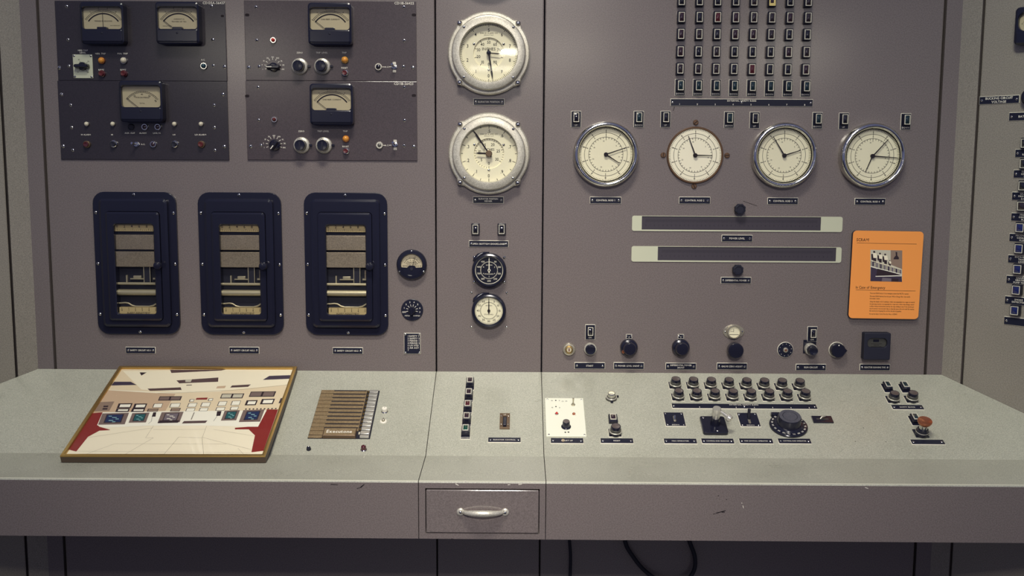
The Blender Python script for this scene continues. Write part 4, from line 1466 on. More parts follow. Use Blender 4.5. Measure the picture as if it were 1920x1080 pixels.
# ------------------------------------------------------------------ orange sign
c = [P.at(*q, .012) for q in ((1599, 432.5), (1731.5, 434), (1722, 598), (1591.5, 597))]
cx, cy = sum(p[0] for p in c) / 4, sum(p[1] for p in c) / 4
W = (c[1][0] - c[0][0] + c[2][0] - c[3][0]) / 2
H = (c[0][1] + c[1][1] - c[2][1] - c[3][1]) / 2
t = thing('notice_sign', 'orange SCRAM! notice with a monochrome photo, leaning on the right panel', 'sign', P, (cx, cy), None, .002, math.radians(-.6))
mb = MB()
mb.prism(0, 0, W, H, .010, 0, .009, 'black_matte')
mb.prism(0, 0, W, H, .010, .009, .011, 'orange', .0006)
z = .0112
s = PX * .98


def sg(x, y):                                   # zoomed-photo coordinates of the sign's face
    return ((x - 520) / 5.68 * s + (y - 540) * .095 / 5.68 * s, (537 - y) / 5.68 * s)


mb.text('SCRAM!', *sg(214, 155), 5.6 * s, z, 'ink', 'l', .80)
mb.line(sg(215, 190), sg(865, 193), .6 * s, z, 'ink')
mb.text('In Case of Emergency', *sg(184, 675), 5 * s, z, 'ink', 'l', .80)
mb.line(sg(185, 704), sg(836, 706), .6 * s, z, 'ink')
LN = ((338, 738, 762, 'This is the SCRAM button. It is an emergency system that HALTS a reaction.'), (335, 771, 776, 'The name SCRAM derives from the year 1942 at Chicago Pile-1, the world\'s'), (333, 796, 447, 'first nuclear reactor.'),
      (333, 830, 824, 'Using the simple rod of cadmium, which was suspended on a rope to control'), (331, 856, 820, 'its operating reaction, was suspended by a rope over a hole in the Chicago reactor'), (329, 881, 815, 'a safety control rod attached stood by the rope, holding an axe. If the reaction got'),
      (328, 907, 815, 'out of control, it was one man\'s duty to chop the rope so the rod would fall, stopping'), (325, 932, 676, 'the reaction by dropping the rod into the pile of graphite.'), (322, 966, 630, 'He was the Safety Control Rod Axe Man, or SCRAM.'))
for x0, y, x1, tx in LN:
    a, b = sg(x0, y), sg(x1, y)
    mb.text(tx, a[0], a[1], 2.5 * s, z, 'ink', 'l', 3, maxw=b[0] - a[0])
mb.build('board', t)
ph = MB()
z = .0113


def SQ(pts, m):
    global z
    z += .00001
    ph.poly([sg(*p) for p in pts][::-1], z, m)


SQ(((360, 262), (706, 264), (692, 608), (347, 605)), 'p_pale')
SQ(((580, 264), (706, 264), (698, 470), (575, 420)), 'p_mid')
SQ(((357, 450), (420, 470), (690, 540), (692, 608), (347, 605)), 'p_shadow')
SQ(((430, 462), (690, 535), (690, 545), (412, 548)), 'p_dark')
SQ(((405, 548), (690, 536), (690, 546), (405, 556)), 'p_light')
SQ(((480, 565), (575, 572), (573, 606), (470, 605)), 'p_grey')
SQ(((585, 572), (655, 574), (652, 606), (583, 606)), 'p_dark')
for x, y, k in ((400, 300, 1.1), (462, 315, .95), (518, 325, 1.0), (566, 385, .55)):
    SQ([(x + a * k, y + b * k) for a, b in ((-10, -22), (8, -24), (12, -6), (-8, -4))], 'p_dark')
    SQ([(x + a * k, y + b * k) for a, b in ((-20, -2), (22, -2), (30, 40), (10, 50), (-24, 44))], 'p_cream')
    SQ([(x + a * k, y + b * k) for a, b in ((-30, 8), (-14, 4), (-8, 70), (-30, 66))], 'p_dark')
    SQ([(x + a * k, y + b * k) for a, b in ((-18, 44), (18, 48), (16, 92), (-12, 88))], 'p_dark')
SQ(((632, 282), (650, 282), (650, 320), (668, 345), (664, 362), (608, 362), (612, 345), (634, 320)), 'p_dark')
for k in range(8):
    x = 362 + k * 42
    y = 378 + k * 12
    SQ(((x, y), (x + 5, y), (x + 3, y + 75 - k * 2), (x - 2, y + 75 - k * 2)), 'p_dark')
    SQ(((x + 12, y + 12), (x + 32, y + 17), (x + 30, y + 66), (x + 10, y + 62)), 'p_grey' if k % 2 else 'p_shadow')
SQ(((360, 374), (690, 468), (690, 474), (360, 381)), 'p_cream')
SQ(((357, 440), (690, 522), (690, 530), (357, 449)), 'p_light')
ph.build('photograph', t)

# ------------------------------------------------------------------ fittings along the foot of the right panel
t = thing('keylock', 'round brass-coloured keylock at the lower left of the right panel', 'lock', P, P.at(1067, 655.5, .008))
MB().lathe([(12 * PX, 0), (12 * PX, .006), (11 * PX, .009), (8.5 * PX, .0095), (8 * PX, .0085)], 'steel', seg=36).build('bezel', t)
mb = MB().lathe([(7.4 * PX, .008), (7.2 * PX, .011), (5.2 * PX, .0115), (5 * PX, .0105)], 'brass', seg=28)
mb.lathe([(4.6 * PX, .0100), (4.6 * PX, .0122)], 'cream', seg=20)
mb.rect(-.9 * PX, -3 * PX, .9 * PX, 3 * PX, .0125, 'red_dark')
mb.build('cylinder', t)


def round_push(S, u, v, q, lb, R=12, h=.022, group='round push buttons', back=None):
    t = thing('push_button', lb, 'button', S, S.at(u, v, h * .6), group)
    if back:
        MB().prism(back[0] * q, back[1] * q, back[2] * q, back[3] * q, .4 * q, 0, .0015, 'black').build('backplate', t)
    MB().lathe([(R * q, 0.0015), (R * q, h * .3), (R * .95 * q, h * .42), (R * .84 * q, h * .42)], 'alloy', seg=36).build('collar', t)
    MB().lathe([(R * .82 * q, h * .35), (R * .82 * q, h * .6), (R * .72 * q, h * .66), (R * .72 * q, h * .95), (R * .66 * q, h), (R * .4 * q, h * .97)], 'black', seg=32).build('cap', t)


round_push(P, 1107.2, 655.5, PX, 'black push button in a pale collar right of the keylock')
round_push(P, 1523, 656.5, PX, 'projecting black push button with a pale collar above the faint nameplate', 11.5, .036, back=(-1, 4, 24, 26))


def shunt_knob(u, v, lb, screw=False):
    t = thing('adjusting_knob', lb, 'knob', P, P.at(u, v, .02), 'black shunt knobs')
    R = 16.8 * PX
    MB().lathe([(R, 0), (R, .008), (R * .92, .013), (R * .74, .0145), (R * .72, .030), (R * .64, .034), (R * .3, .0345)], 'black', seg=40).build('knob', t)
    mb = MB().prism(0, 21 * PX, 11.5 * PX, 8.5 * PX, .5 * PX, 0, .0015, 'plate_edge')
    mb.prism(0, 21 * PX, 10 * PX, 7 * PX, .4 * PX, .0015, .0018, 'plate_black')
    mb.rect(-.4 * PX, 18.5 * PX, .4 * PX, 21.5 * PX, .002, 'paint_white')
    mb.build('index_plate', t)
    screws(t, [(-3.6 * PX, 21.5 * PX), (3.6 * PX, 21.5 * PX)], 1.5 * PX, .0018)
    if screw:
        MB().lathe([(3.2 * PX, .010), (3.2 * PX, .016), (2.4 * PX, .017)], 'copper', -11 * PX, -7 * PX, 14).build('set_screw', t)


shunt_knob(1180.5, 653.5, 'round black shunt knob with a small copper set screw', True)
shunt_knob(1278.2, 653.5, 'round black shunt knob without a set screw, above DIFFERENTIAL POWER SHUNT')
t = thing('adjusting_knob', 'plain large black knob below the silver oval lamp', 'knob', P, P.at(1379.5, 657.5, .024))
MB().lathe([(9 * PX, 0), (9 * PX, .006), (14.6 * PX, .009), (14.8 * PX, .026), (13.6 * PX, .0295), (10 * PX, .030)], 'black', seg=44).build('knob', t)
t = thing('galvanometer_lamp', 'silver oval-flanged round lens above the plain black knob', 'lens', P, P.at(1376.5, 622.5, .008))
mb = MB()
out = [(20 * PX * math.copysign(abs(math.cos(a)) ** 1.25, math.cos(a)), 14 * PX * math.copysign(abs(math.sin(a)) ** .95, math.sin(a))) for a in [2 * PI * i / 48 for i in range(48)]]
mb.rings([[(x * k, y * k, zz) for x, y in out] for zz, k in ((0, 1), (.0025, 1), (.0035, .95))], 'steel')
mb.lathe([(13.3 * PX, .0035), (13.3 * PX, .010), (12.3 * PX, .012), (10.8 * PX, .012), (10.6 * PX, .008)], 'steel', seg=36, cap1=False)
mb.build('flange', t)
mb = MB().lathe([(10.8 * PX, .004), (10.8 * PX, .008)], 'ivory', seg=32)
mb.line((-9 * PX, -5 * PX), (9 * PX, -5 * PX), .8 * PX, .0082, 'ink')
mb.line((-1 * PX, 0), (-1 * PX, 6 * PX), .6 * PX, .0082, 'ink')
mb.line((-7 * PX, 1 * PX), (-1 * PX, 1 * PX), .5 * PX, .0082, 'ink')
mb.build('scale', t)
MB().lathe([(10.8 * PX, .0100), (10.8 * PX, .0104)], 'glass', seg=28).build('glass_pane', t)
screws(t, [(-16 * PX, 0), (16 * PX, 0)], 1.9 * PX, .0035)
t = thing('selector_dial', 'round black keyhole dial with a pale rim, left of the projecting push button', 'switch', P, P.at(1472.8, 656.2, .004))
mb = MB().lathe([(15.2 * PX, 0), (15.2 * PX, .002), (14.4 * PX, .003)], 'plate_edge', seg=40)
mb.lathe([(14.4 * PX, .0028), (14.4 * PX, .0033)], 'plate_black', seg=40)
for i in range(10):
    a = 2 * PI * i / 10 + .2
    mb.line((10.8 * PX * math.cos(a), 10.8 * PX * math.sin(a)), (12 * PX * math.cos(a), 12 * PX * math.sin(a)), .8 * PX, .0035, 'paint_white')
mb.build('plate', t)
MB().lathe([(4.8 * PX, .0033), (4.6 * PX, .007), (3 * PX, .0075)], 'steel', seg=20).lathe([(2 * PX, .0075), (2 * PX, .0079)], 'copper', seg=10).build('keyway', t)
t = thing('pointer_knob', 'round black knob with a pointed nose and white dot, right of the push button', 'knob', P, P.at(1571, 657, .012))
MB().lathe([(15 * PX, 0), (15 * PX, .002), (14.2 * PX, .003)], 'plate_edge', seg=36, mtop='plate_black').build('plate', t)
mb = MB()
out = [(13.8 * PX * math.cos(a), 13.8 * PX * math.sin(a)) for a in [math.radians(20 + 320 * i / 39) for i in range(40)]] + [(17.5 * PX, 0)]
mb.rings([[(x * k, y * k, zz) for x, y in out] for zz, k in ((.003, 1), (.017, .98), (.0195, .9))], 'black')
mb.lathe([(1.3 * PX, .0195), (1.1 * PX, .0200)], 'paint_white', 0, 10.5 * PX, 10)
mb.build('grip', t)
t = thing('running_time_meter', 'small square black meter with a grey face at the foot of the right panel', 'meter', P, P.at(1644.5, 649.5, .02))
q = PX
mb = MB()
mb.ringrr((0, 0, 49.5 * q, 51.5 * q, 2.2 * q), (0, 6.5 * q, 37 * q, 18.5 * q, 8 * q), 0, .022, 'black_matte', .002, .014)
mb.rect(-18.6 * q, -4 * q, 18.6 * q, -1.6 * q, .0155, 'black_matte')
mb.build('case', t)
mb = MB().rect(-19 * q, -4 * q, 19 * q, 17 * q, .0145, 'grey_metal')
mb.prism(-1 * q, 10.2 * q, 11 * q, 5 * q, .3 * q, .0145, .0150, 'black')
mb.line((-11 * q, 4.2 * q), (10 * q, 4.2 * q), .8 * q, .0147, 'ink')
mb.text('HOURS', 0, 1.6 * q, 2 * q, .0147, 'ink')
mb.text('RUNNING TIME', 0, -1 * q, 1.8 * q, .0147, 'ink')
mb.build('dial_face', t)
MB().prism(0, 6.5 * q, 37 * q, 18.5 * q, 8 * q, .0175, .0180, 'glass').build('glass_pane', t)

# ------------------------------------------------------------------ desk: rows of push buttons
def desk_push(lb, q=SX):
    t = thing('push_button', lb, 'button', SL, (0, 0), 'rows of black push buttons on the desk')
    mb = MB()
    mb.rings([[(x, y, zz) for x, y in rrect(-.0012, .002, w_, w_, .0005, 2)] for zz, w_ in ((0, .0315), (.0012, .0315), (.002, .0295))], 'plate_edge', mtop='plate_black')
    mb.build('backplate', t)
    mb = MB()
    mb.lathe([(.0152, .002), (.0152, .0085), (.0148, .009)], 'black', seg=30)
    mb.lathe([(.0152, .0086), (.0152, .0100), (.0142, .0106), (.0130, .0106)], 'alloy', seg=30)
    mb.lathe([(.0136, .0104), (.0126, .0165), (.0118, .0172)], 'grey_metal', seg=30)
    mb.build('collar', t)
    MB().lathe([(.0120, .016), (.0119, .0225), (.0113, .0238), (.0100, .0240)], 'black', seg=30, cap1=False).lathe([(.0101, .0239), (.0070, .0228), (.0035, .0222), (.0002, .0221)], 'cap_brown', seg=30, cap0=False).build('cap', t)
    return t


dp = None
for r, (a, b, vv, vw) in enumerate(((1267.5, 1500.5, 710, 713), (1273, 1511, 732, 733))):
    for c in range(8):
        lb = 'black push button, %s from the left in the %s row on the desk' % (ORD[c], ('back', 'front')[r])
        xy = SL.at(a + (b - a) * c / 7, vv + (vw - vv) * c / 7, .024)
        if dp is None:
            dp = desk_push(lb)
            place(dp, SL, xy)
        else:
            dup(dp, lb, SL, xy)
for u, v, lb in ((1678, 736.5, 'left black push button above SAFETY BLOCK'), (1713, 736, 'right black push button above SAFETY BLOCK')):
    dup(dp, lb, SL, SL.at(u, v, .024), 'safety block push buttons')
dup(dp, 'tall black push button above the RESET nameplate on the desk', SL, SL.at(1155, 796, .028), 'reset push button')

# copper mushroom button
t = thing('mushroom_button', 'copper mushroom-headed push button near the right end of the desk', 'button', SL, SL.at(1734.5, 788.5, .042))
mb = MB().box(-.0165, -.012, 0, .0150, .019, .0018, 'plate_black', .0004)
mb.build('backplate', t)
MB().lathe([(.0158, .0018), (.0158, .009), (.015, .010), (.0150, .012), (.0135, .0125), (.0125, .018)], 'black', seg=32).lathe([(.0154, .0100), (.0150, .0116), (.0140, .0120)], 'alloy', seg=32, cap0=False, cap1=False).build('collar', t)
MB().lathe([(.0098, .017), (.0098, .031)], 'chrome', seg=24).build('stem', t)
MB().lathe([(.0095, .029), (.0140, .033), (.0168, .0385), (.0170, .0415), (.0160, .0430), (.0120, .0415), (.0060, .0402), (.0003, .0398)], 'copper', seg=40).build('head', t, 60)

# white start-up plate
a, b = SL.at(1023.2, 781, .003), SL.at(1096.3, 781, .003)
c, d = SL.at(1059, 746.3, .003), SL.at(1063, 817.8, .003)
PXW, PXH = b[0] - a[0], c[1] - d[1]
wc = ((a[0] + b[0]) / 2, (c[1] + d[1]) / 2)
t = thing('control_plate', 'white metal plate with a black knob, red lamp and toggle above START UP', 'control panel', SL, wc)


def wl(x, y, h=.003):                            # coordinates in the zoomed photo of the plate
    p = SL.at(1010 + x / 6.75, 690 + y / 6.75, h)
    return p[0] - wc[0], p[1] - wc[1]


mb = MB().prism(0, 0, PXW, PXH, .001, 0, .003, 'white_plate', .0006)
for x, y, s_ in ((168, 413, 'G'), (262, 413, 'S'), (172, 500, 'G'), (266, 502, 'S'), (304, 422, 'O'), (350, 420, 'O')):
    mb.text(s_, *wl(x, y), .0042, .0032, 'ink')
for x, y in ((216, 412), (218, 490)):
    mb.lathe([(.0018, .003), (.0018, .0036)], 'ink', *wl(x, y), 10)
mb.prism(*wl(216, 455), .0036, .0110, .0006, .003, .0042, 'paint_white')
for x, y in ((338, 818), (377, 816)):
    mb.lathe([(.0022, .003), (.0022, .0042)], 'chrome', *wl(x, y), 12)
    mb.lathe([(.0012, .0042), (.0012, .0044)], 'ink', *wl(x, y), 10)
mb.build('plate', t)
screws(t, [wl(110, 395), wl(540, 400), wl(130, 842), wl(580, 845)], .0024, .003, CAPSCREW)
p = wl(347, 745)
MB().lathe([(.0118, .003), (.0118, .0048), (.0105, .0062), (.0092, .0070), (.0085, .019), (.0078, .0205)], 'black', *p, 32, mtop='cap_brown').build('knob', t)
p = wl(436, 468)
MB().lathe([(.0052, .003), (.0052, .005), (.0036, .0055), (.0036, .0075)], 'steel', *p, 6).tube([(p[0], p[1], .006), (p[0], p[1] + .001, .014), (p[0], p[1] + .002, .022)], [.0014, .0017, .0023], 'steel', 10).build('toggle_lever', t)
p = wl(228, 585)
MB().lathe([(.0045, .003), (.0045, .005), (.0036, .0056)], 'chrome', *p, 16).dome(.0034, .005, .0050, 'red', *p, 14).build('red_lamp', t)
p = wl(445, 592)
MB().lathe([(.0068, .003), (.0066, .0046), (.0045, .005)], 'paint_white', *p, 20).dome(.0040, .0048, .0050, 'copper', *p, 16).build('pilot_lamp', t)

# small lens in its holder
t = thing('lens_holder', 'small silver lens holder with two lugs, alone behind the reset button', 'lamp', SL, SL.at(1146.5, 741.5, .010))
mb = MB().lathe([(.0142, 0), (.0142, .0055), (.0132, .007), (.0098, .0075)], 'grey_metal', seg=30)
mb.box(.010, .003, .001, .019, .007, .006, 'black', .0008)
mb.lathe([(.0128, .0055), (.0142, .0058), (.0130, .0072)], 'alloy', seg=30)
mb.lathe([(.0036, 0), (.0036, .003)], 'black', .0002, -.0165, 14)
mb.build('base', t)
MB().lathe([(.0098, .007), (.0096, .0165), (.0088, .0180), (.0076, .0180), (.0074, .0150)], 'chrome', seg=28, cap1=False).build('barrel', t)
MB().lathe([(.0075, .014), (.0075, .0155)], 'ivory', seg=22).line((-.005, .0005), (.004, -.0005), .0016, .0157, 'ink').build('lens', t)


# toggle plates
def tplate(u0, v0, u1, v1, lb, tx):
    a, b = SL.at((u0), v0, .002), SL.at(u1, v1, .002)
    w_, h_ = 0.0500, 0.0560
    cxy = SL.at((u0 + u1) / 2, (v0 + v1) / 2, .002)
    t = thing('toggle_plate', lb, 'switch', SL, cxy, 'square black toggle plates')
    mb = MB()
    mb.rings([[(x, y, zz) for x, y in rrect(0, 0, a_, b_, .0008, 2)] for zz, a_, b_ in ((0, w_, h_), (.0012, w_, h_), (.0022, w_ - .002, h_ - .002))], 'plate_edge', mtop='plate_black')
    mb.text(tx, 0, -h_ * .40, .0036, .0024, 'paint_white')
    mb.build('plate', t)
    screws(t, [(sx * (w_ / 2 - .0055), sy * (h_ / 2 - .006)) for sx in (-1, 1) for sy in (-1, 1)], .0026, .0022)
    return t


t = tplate(1242, 772.7, 1287.5, 799.3, 'square black plate with a short chrome toggle, above MAN OPERATOR', 'DOWN')
MB().prism(0, .001, .009, .026, .002, .0022, .0030, 'black').prism(0, 0, .0055, .022, .002, .003, .0036, 'steel').tube([(0, -.003, .003), (0, .003, .012)], [.0022, .0028], 'chrome', 10).build('lever', t)
t = tplate(1380.5, 773.5, 1427.5, 800, 'square black plate with an upright black lever, left of the big dial', 'DOWN')
MB().prism(0, -.005, .0055, .022, .002, .0022, .0032, 'steel').build('slot', t)
MB().tube([(0, .001, .002), (0, .007, .016), (.0005, .010, .026)], [.0030, .0036, .0040], 'black', 12).build('lever', t)

# chrome lever switch
t = thing('lever_switch', 'black-based lever switch with a chrome post and handle, above CONTROL ROD SELECTOR', 'switch', SL, SL.at(1338.5, 796.5, .006))
MB().prism(0, 0, .060, .066, .007, 0, .008, 'black', .002).build('base', t)
screws(t, [(-.022, .026), (.004, -.026)], .003, .008)
MB().lathe([(.0125, .008), (.0115, .014), (.0110, .026)], 'black', .003, .002, 28).build('boss', t)
MB().lathe([(.0080, .022), (.0100, .036), (.0102, .052), (.0092, .0545)], 'chrome_bright', .003, .002, 28).build('post', t)
MB().tube([(.009, .001, .047), (.018, -.008, .046), (.028, -.019, .043)], [.0034, .0036, .0046], 'chrome_bright', 12).tube([(.025, -.0165, .043), (.0285, -.0200, .042), (.0330, -.0245, .041)], [.0075, .0095, .0080], 'chrome_bright', 18).build('handle', t)

# big dial
t = thing('rotary_dial', 'big black rotary dial with white numerals near the middle of the desk rows', 'dial', SL, (.657, .1205))
R = .0455
mb = MB().lathe([(R, 0), (R, .004), (R * .97, .0055), (R * .72, .0075)], 'black', seg=64)
for i in range(20):
    a = 2 * PI * i / 20 + .1
    mb.text(str((i * 5) % 100), R * .86 * math.cos(a), R * .86 * math.sin(a), .0042, .0068, 'paint_white', rot=a - PI / 2)
mb.build('skirt', t)
mb = MB()
mb.lathe([(R * .80, .0070), (R * .72, .0105), (R * .64, .0115)], 'black', seg=56)
mb.lathe([(R * .64, .0105), (R * .60, .028), (R * .57, .0305)], 'black', seg=56)
mb.build('knob', t)
MB().lathe([(R * .575, .0300), (R * .56, .0312), (R * .40, .0312), (R * .385, .0304), (R * .37, .0304), (R * .355, .0312), (R * .02, .0312)], 'knob_top', seg=48).build('top_disc', t)
MB().box(-.034, .036, .0, -.012, .046, .009, 'black', .002).build('index_lug', t)

# little horizontal switch plate
t = thing('switch_plate', 'small black lying switch plate with a silver slide, right of the big dial', 'switch', SL, SL.at(1542, 786.3, .002))
MB().prism(0, 0, .049, .0265, .0008, 0, .003, 'black', .0006).build('plate', t)
MB().prism(0, 0, .0300, .0040, .0018, .003, .0034, 'grey_metal').build('slot', t)
MB().tube([(-.006, -.001, .0035), (-.001, .003, .007), (.007, .005, .0085)], [.002, .0026, .0022], 'steel', 10).build('lever', t)

# slotted elevator switch
t = thing('slotted_switch', 'dark upright slotted switch plate above ELEVATOR CONTROL', 'switch', SL, SL.at(946.5, 789, .003))
mb = MB().ringrr((0, 0, .0245, .0600, .001), (0, -.003, .0090, .0430, .001), 0, .004, 'bronze_dark', .0005, 0)
mb.rect(-.0046, -.0250, .0046, .0190, .0006, 'rubber')
mb.text('UP', 0, .0235, .0035, .0042, 'paint_white')
mb.build('plate', t)
screws(t, [(-.0085, .018), (.0085, .018), (-.0085, -.014), (.0085, -.014)], .0022, .004)
MB().box(-.0036, -.020, .0006, .0036, .012, .006, 'black', .001).build('slider', t)

# knobs by the intercom
for u, v, lb in ((721, 767, 'round white knob beside the intercom, the upper of two'), (718.5, 785.5, 'white-skirted metal knob beside the intercom, the lower of two')):
    t = thing('small_knob', lb, 'knob', SL, SL.at(u, v, .008), 'small knobs beside the intercom')
    up = v < 770
    MB().lathe([(.0085, 0), (.0085, .0012), (.0070, .003)], 'chrome' if up else 'paint_white', seg=24).build('skirt', t)
    MB().lathe([(.0066, .003), (.0066, .010), (.0058, .0115)] if up else [(.0046, .003), (.0040, .007), (.0020, .0085)], 'paint_white' if up else 'steel', seg=22).line((0, .001), (.0005, .0045), .001, .0118 if up else .0087, 'ink').build('cap', t)
t = thing('push_button', 'tiny black button with a silver tip in front of the intercom', 'button', SL, SL.at(578.5, 839, .006))
MB().lathe([(.0058, 0), (.0052, .004), (.0042, .007), (.0030, .0075)], 'black', seg=18).build('cap', t)
MB().dome(.0018, .0072, .003, 'chrome', 0, .001, 10, 3).build('tip', t)
t = thing('pilot_lamp', 'dark red domed lamp in a chrome ring in front of the intercom', 'lamp', SL, SL.at(681.7, 839.5, .007))
MB().lathe([(.0078, 0), (.0078, .0022), (.0066, .0034)], 'chrome', seg=24).build('bezel', t)
MB().lathe([(.0062, .003), (.0062, .0085), (.0054, .0115), (.0036, .0132), (.0004, .0138)], 'lens_red', seg=22).build('lens', t)

# ------------------------------------------------------------------ intercom
a, b, c, d = SL.at(602.3, 731.6, .002), SL.at(711.9, 732, .002), SL.at(693.8, 822.3, .002), SL.at(577, 821.4, .002)
W = (b[0] - a[0] + c[0] - d[0]) / 2
H = (a[1] + b[1] - c[1] - d[1]) / 2
ic = thing('intercom', 'bronze desk intercom with thirteen label strips and keys, right of the framed picture', 'intercom', SL, (sum(p[0] for p in (a, b, c, d)) / 4, sum(p[1] for p in (a, b, c, d)) / 4))
MB().prism(0, 0, W, H, .0008, 0, .0014, 'rubber').build('base', ic)
n = 13
pit = H / 12.75
ks = MB().box(0, -pit * .40, .0014, W * .145, pit * .40, .0060, 'chrome_bright', .0011).mesh('key')
for i in range(n):
    y = H / 2 - pit * (i + .5)
    hh = pit * .86
    if i == 12:
        y, hh = -H / 2 + pit * .35, pit * .55
    mb = MB()
    xr = W * .795 if i < 11 else W * .235
    mb.box(-W / 2 + .001, y - hh / 2, .0014, -W / 2 + xr - .001, y + hh / 2, .0034, 'bronze', .0003)
    if i < 11:
        mb.rect(-W / 2 + W * .225, y + hh * .16, -W / 2 + W * .775, y + hh * .44, .0036, 'rubber')
    mb.build('label_strip', ic)
    k = put(ks, 'key', ic, (W / 2 - W * .165, y, 0))
    if i == 12:
        k.scale = (1, .62, 1)
    if i < 12:
        MB().box(W * .302, y - pit * .28, .0014, W * .326, y + pit * .2, .0040, 'brass' if i < 11 else 'milk').build('key_stop', ic)
mb = MB().prism(-W / 2 + W * .505, -H / 2 + pit * 1.0, W * .53, pit * 1.95, .001, .0014, .0105, 'bronze_dark', .0022, mtop='bronze')
mb.text('Executone', -W / 2 + W * .50, -H / 2 + pit * 1.0, pit * .72, .0108, 'paint_white', 'c', 1.15, maxw=W * .42)
mb.build('name_badge', ic)

# ------------------------------------------------------------------ framed picture
TH = .018
f0, f1 = V3(LIP.M @ V3((*LIP.at(112, 868.3), 0))), V3(LIP.M @ V3((*LIP.at(499.5, 868.8), 0)))
b0, b1 = (V3(SL.M @ V3((*SL.at(u, v, TH), .0))) for u, v in ((225.5, 689), (556, 686.3)))
ex = (f1 - f0).normalized()
ey = ((b0 + b1) / 2 - (f0 + f1) / 2)
ey = (ey - ex * ey.dot(ex))
H = ey.length
Wd = (f1 - f0).length * .5 + (b1 - b0).length * .5
FP = Surf((f0 + f1 + b0 + b1) / 4 + V3((0, 0, .0015)), ex, ey)
t = thing('framed_picture', 'large gold-framed picture of a control room lying on the left of the desk', 'picture', FP, (0, 0))
fw = .0085
mb = MB()
o_ = rrect(0, 0, Wd, H, .0006, 1)
mb.rings([[(x, y, 0) for x, y in o_], [(x, y, TH - .003) for x, y in o_]], 'frame_side', cap1=False)
mb.ringrr((0, 0, Wd, H, .0006), (0, 0, Wd - 2 * fw, H - 2 * fw, .0004), TH - .003, TH, 'gold', .0015, TH - .006, 1)
mb.build('frame', t)
pic = MB()
zz = TH - .0055
pic.rect(-Wd / 2 + fw, -H / 2 + fw, Wd / 2 - fw, H / 2 - fw, zz, 'p_cream')


def pc(x, y):                                     # coordinates in the zoomed photo (x4 from 90, 670), bound to the picture's edges
    px, py = FP.at(90 + x / 4, 670 + y / 4, TH - .005)
    lx, ly = Wd / 2 - fw, H / 2 - fw
    return max(-lx, min(lx, px)), max(-ly, min(ly, py))


def Q(m, *pts):
    global zz
    zz += .000004
    pic.poly([pc(*p) for p in pts], zz, m)


def LNE(m, w_, *pts):
    global zz
    zz += .000004
    for p, q in zip(pts, pts[1:]):
        pic.line(pc(*p), pc(*q), w_ * .00032, zz, m)


def B(m, x, y, w_, h_, sk=-.45):
    """a leaning box as the picture shows it"""
    Q(m, (x, y), (x + w_, y - h_ * .06), (x + w_ + sk * h_, y + h_), (x + sk * h_, y + h_ * 1.04))


Q('p_beige', (530, 85), (1000, 80), (1010, 260), (430, 245), (500, 130))
Q('p_cream', (560, 100), (1400, 80), (1850, 80), (1790, 200), (1200, 250), (1010, 262), (700, 240))
Q('p_tan', (430, 245), (820, 268), (960, 270), (900, 400), (320, 420))
Q('p_beige', (960, 265), (1300, 255), (1280, 400), (880, 400))
Q('p_beige', (1300, 250), (1790, 205), (1730, 395), (1260, 400))
Q('p_brown', (915, 92), (1335, 86), (1300, 98), (925, 116))
Q('p_brown', (962, 172), (1278, 150), (1275, 182), (985, 194))
Q('p_pale', (1030, 165), (1080, 163), (1070, 184), (1030, 184))
Q('p_shadow', (1660, 138), (1822, 132), (1812, 160), (1610, 168))
Q('p_shadow', (495, 182), (620, 182), (665, 206), (465, 210))
Q('p_brown', (745, 234), (995, 224), (1002, 243), (765, 250))
Q('p_brown', (1380, 210), (1522, 202), (1500, 220), (1366, 226))
Q('p_tan', (1270, 216), (1335, 212), (1325, 230), (1260, 232))
Q('p_brown', (1040, 205), (1080, 204), (1078, 209), (1036, 211))
LNE('p_dark', 2.2, (820, 268), (1010, 264), (1460, 240), (1792, 205))
LNE('p_light', 4, (450, 243), (720, 256))
Q('p_dark', (688, 112), (740, 112), (700, 136))
for x, y, w_, h_ in ((838, 292, 168, 30), (1305, 272, 168, 34), (1522, 256, 190, 38)):
    B('p_dark', x, y, w_, h_)
    B('p_bezel' if x < 1400 and x < 900 else 'p_pale' if x < 1400 else 'p_bezel', x + 4, y + 5, w_ * .42, h_ - 10)
    B('p_bezel' if x < 1400 and x < 900 else 'p_pale' if x < 1400 else 'p_bezel', x + w_ * .52, y + 4, w_ * .42, h_ - 10)
for x, y, w_, h_, k in ((530, 345, 105, 34, 1), (650, 347, 95, 34, 1), (515, 382, 100, 26, 1), (632, 382, 98, 26, 1), (795, 346, 68, 30, 0), (922, 344, 74, 30, 0), (750, 385, 80, 22, 2), (925, 380, 72, 24, 2), (1055, 342, 66, 30, 0), (1155, 338, 68, 30, 0), (1040, 380, 66, 24, 0), (1140, 378, 64, 24, 0),
                         (1282, 330, 64, 32, 0), (1382, 326, 66, 32, 0), (1265, 374, 66, 24, 0), (1372, 370, 60, 24, 0), (1490, 322, 84, 36, 1), (1605, 312, 98, 38, 1), (1065, 314, 34, 18, 0), (1206, 308, 34, 18, 0), (1745, 306, 40, 36, 1)):
    B('p_dark', x, y, w_, h_)
    e = 4.2 if k == 0 else 13 if k == 1 else 5
    B('p_light' if k < 2 else 'p_mid', x + e, y + e * .55, w_ - 2 * e, h_ - e * 1.1)
Q('p_red', (1115, 304), (1200, 301), (1190, 316), (1106, 317))
Q('p_mid', (385, 335), (498, 330), (460, 400), (345, 405))
for x, y in ((418, 362), (412, 380)):
    B('p_dark', x, y, 36, 11)
for x in range(1480, 1740, 28):
    B('p_dark', x, 384 - (x - 1480) * .02, 12, 8)
Q('p_red', (325, 418), (410, 412), (370, 505), (385, 520), (465, 542), (455, 552), (385, 550), (300, 595), (212, 706), (140, 692))
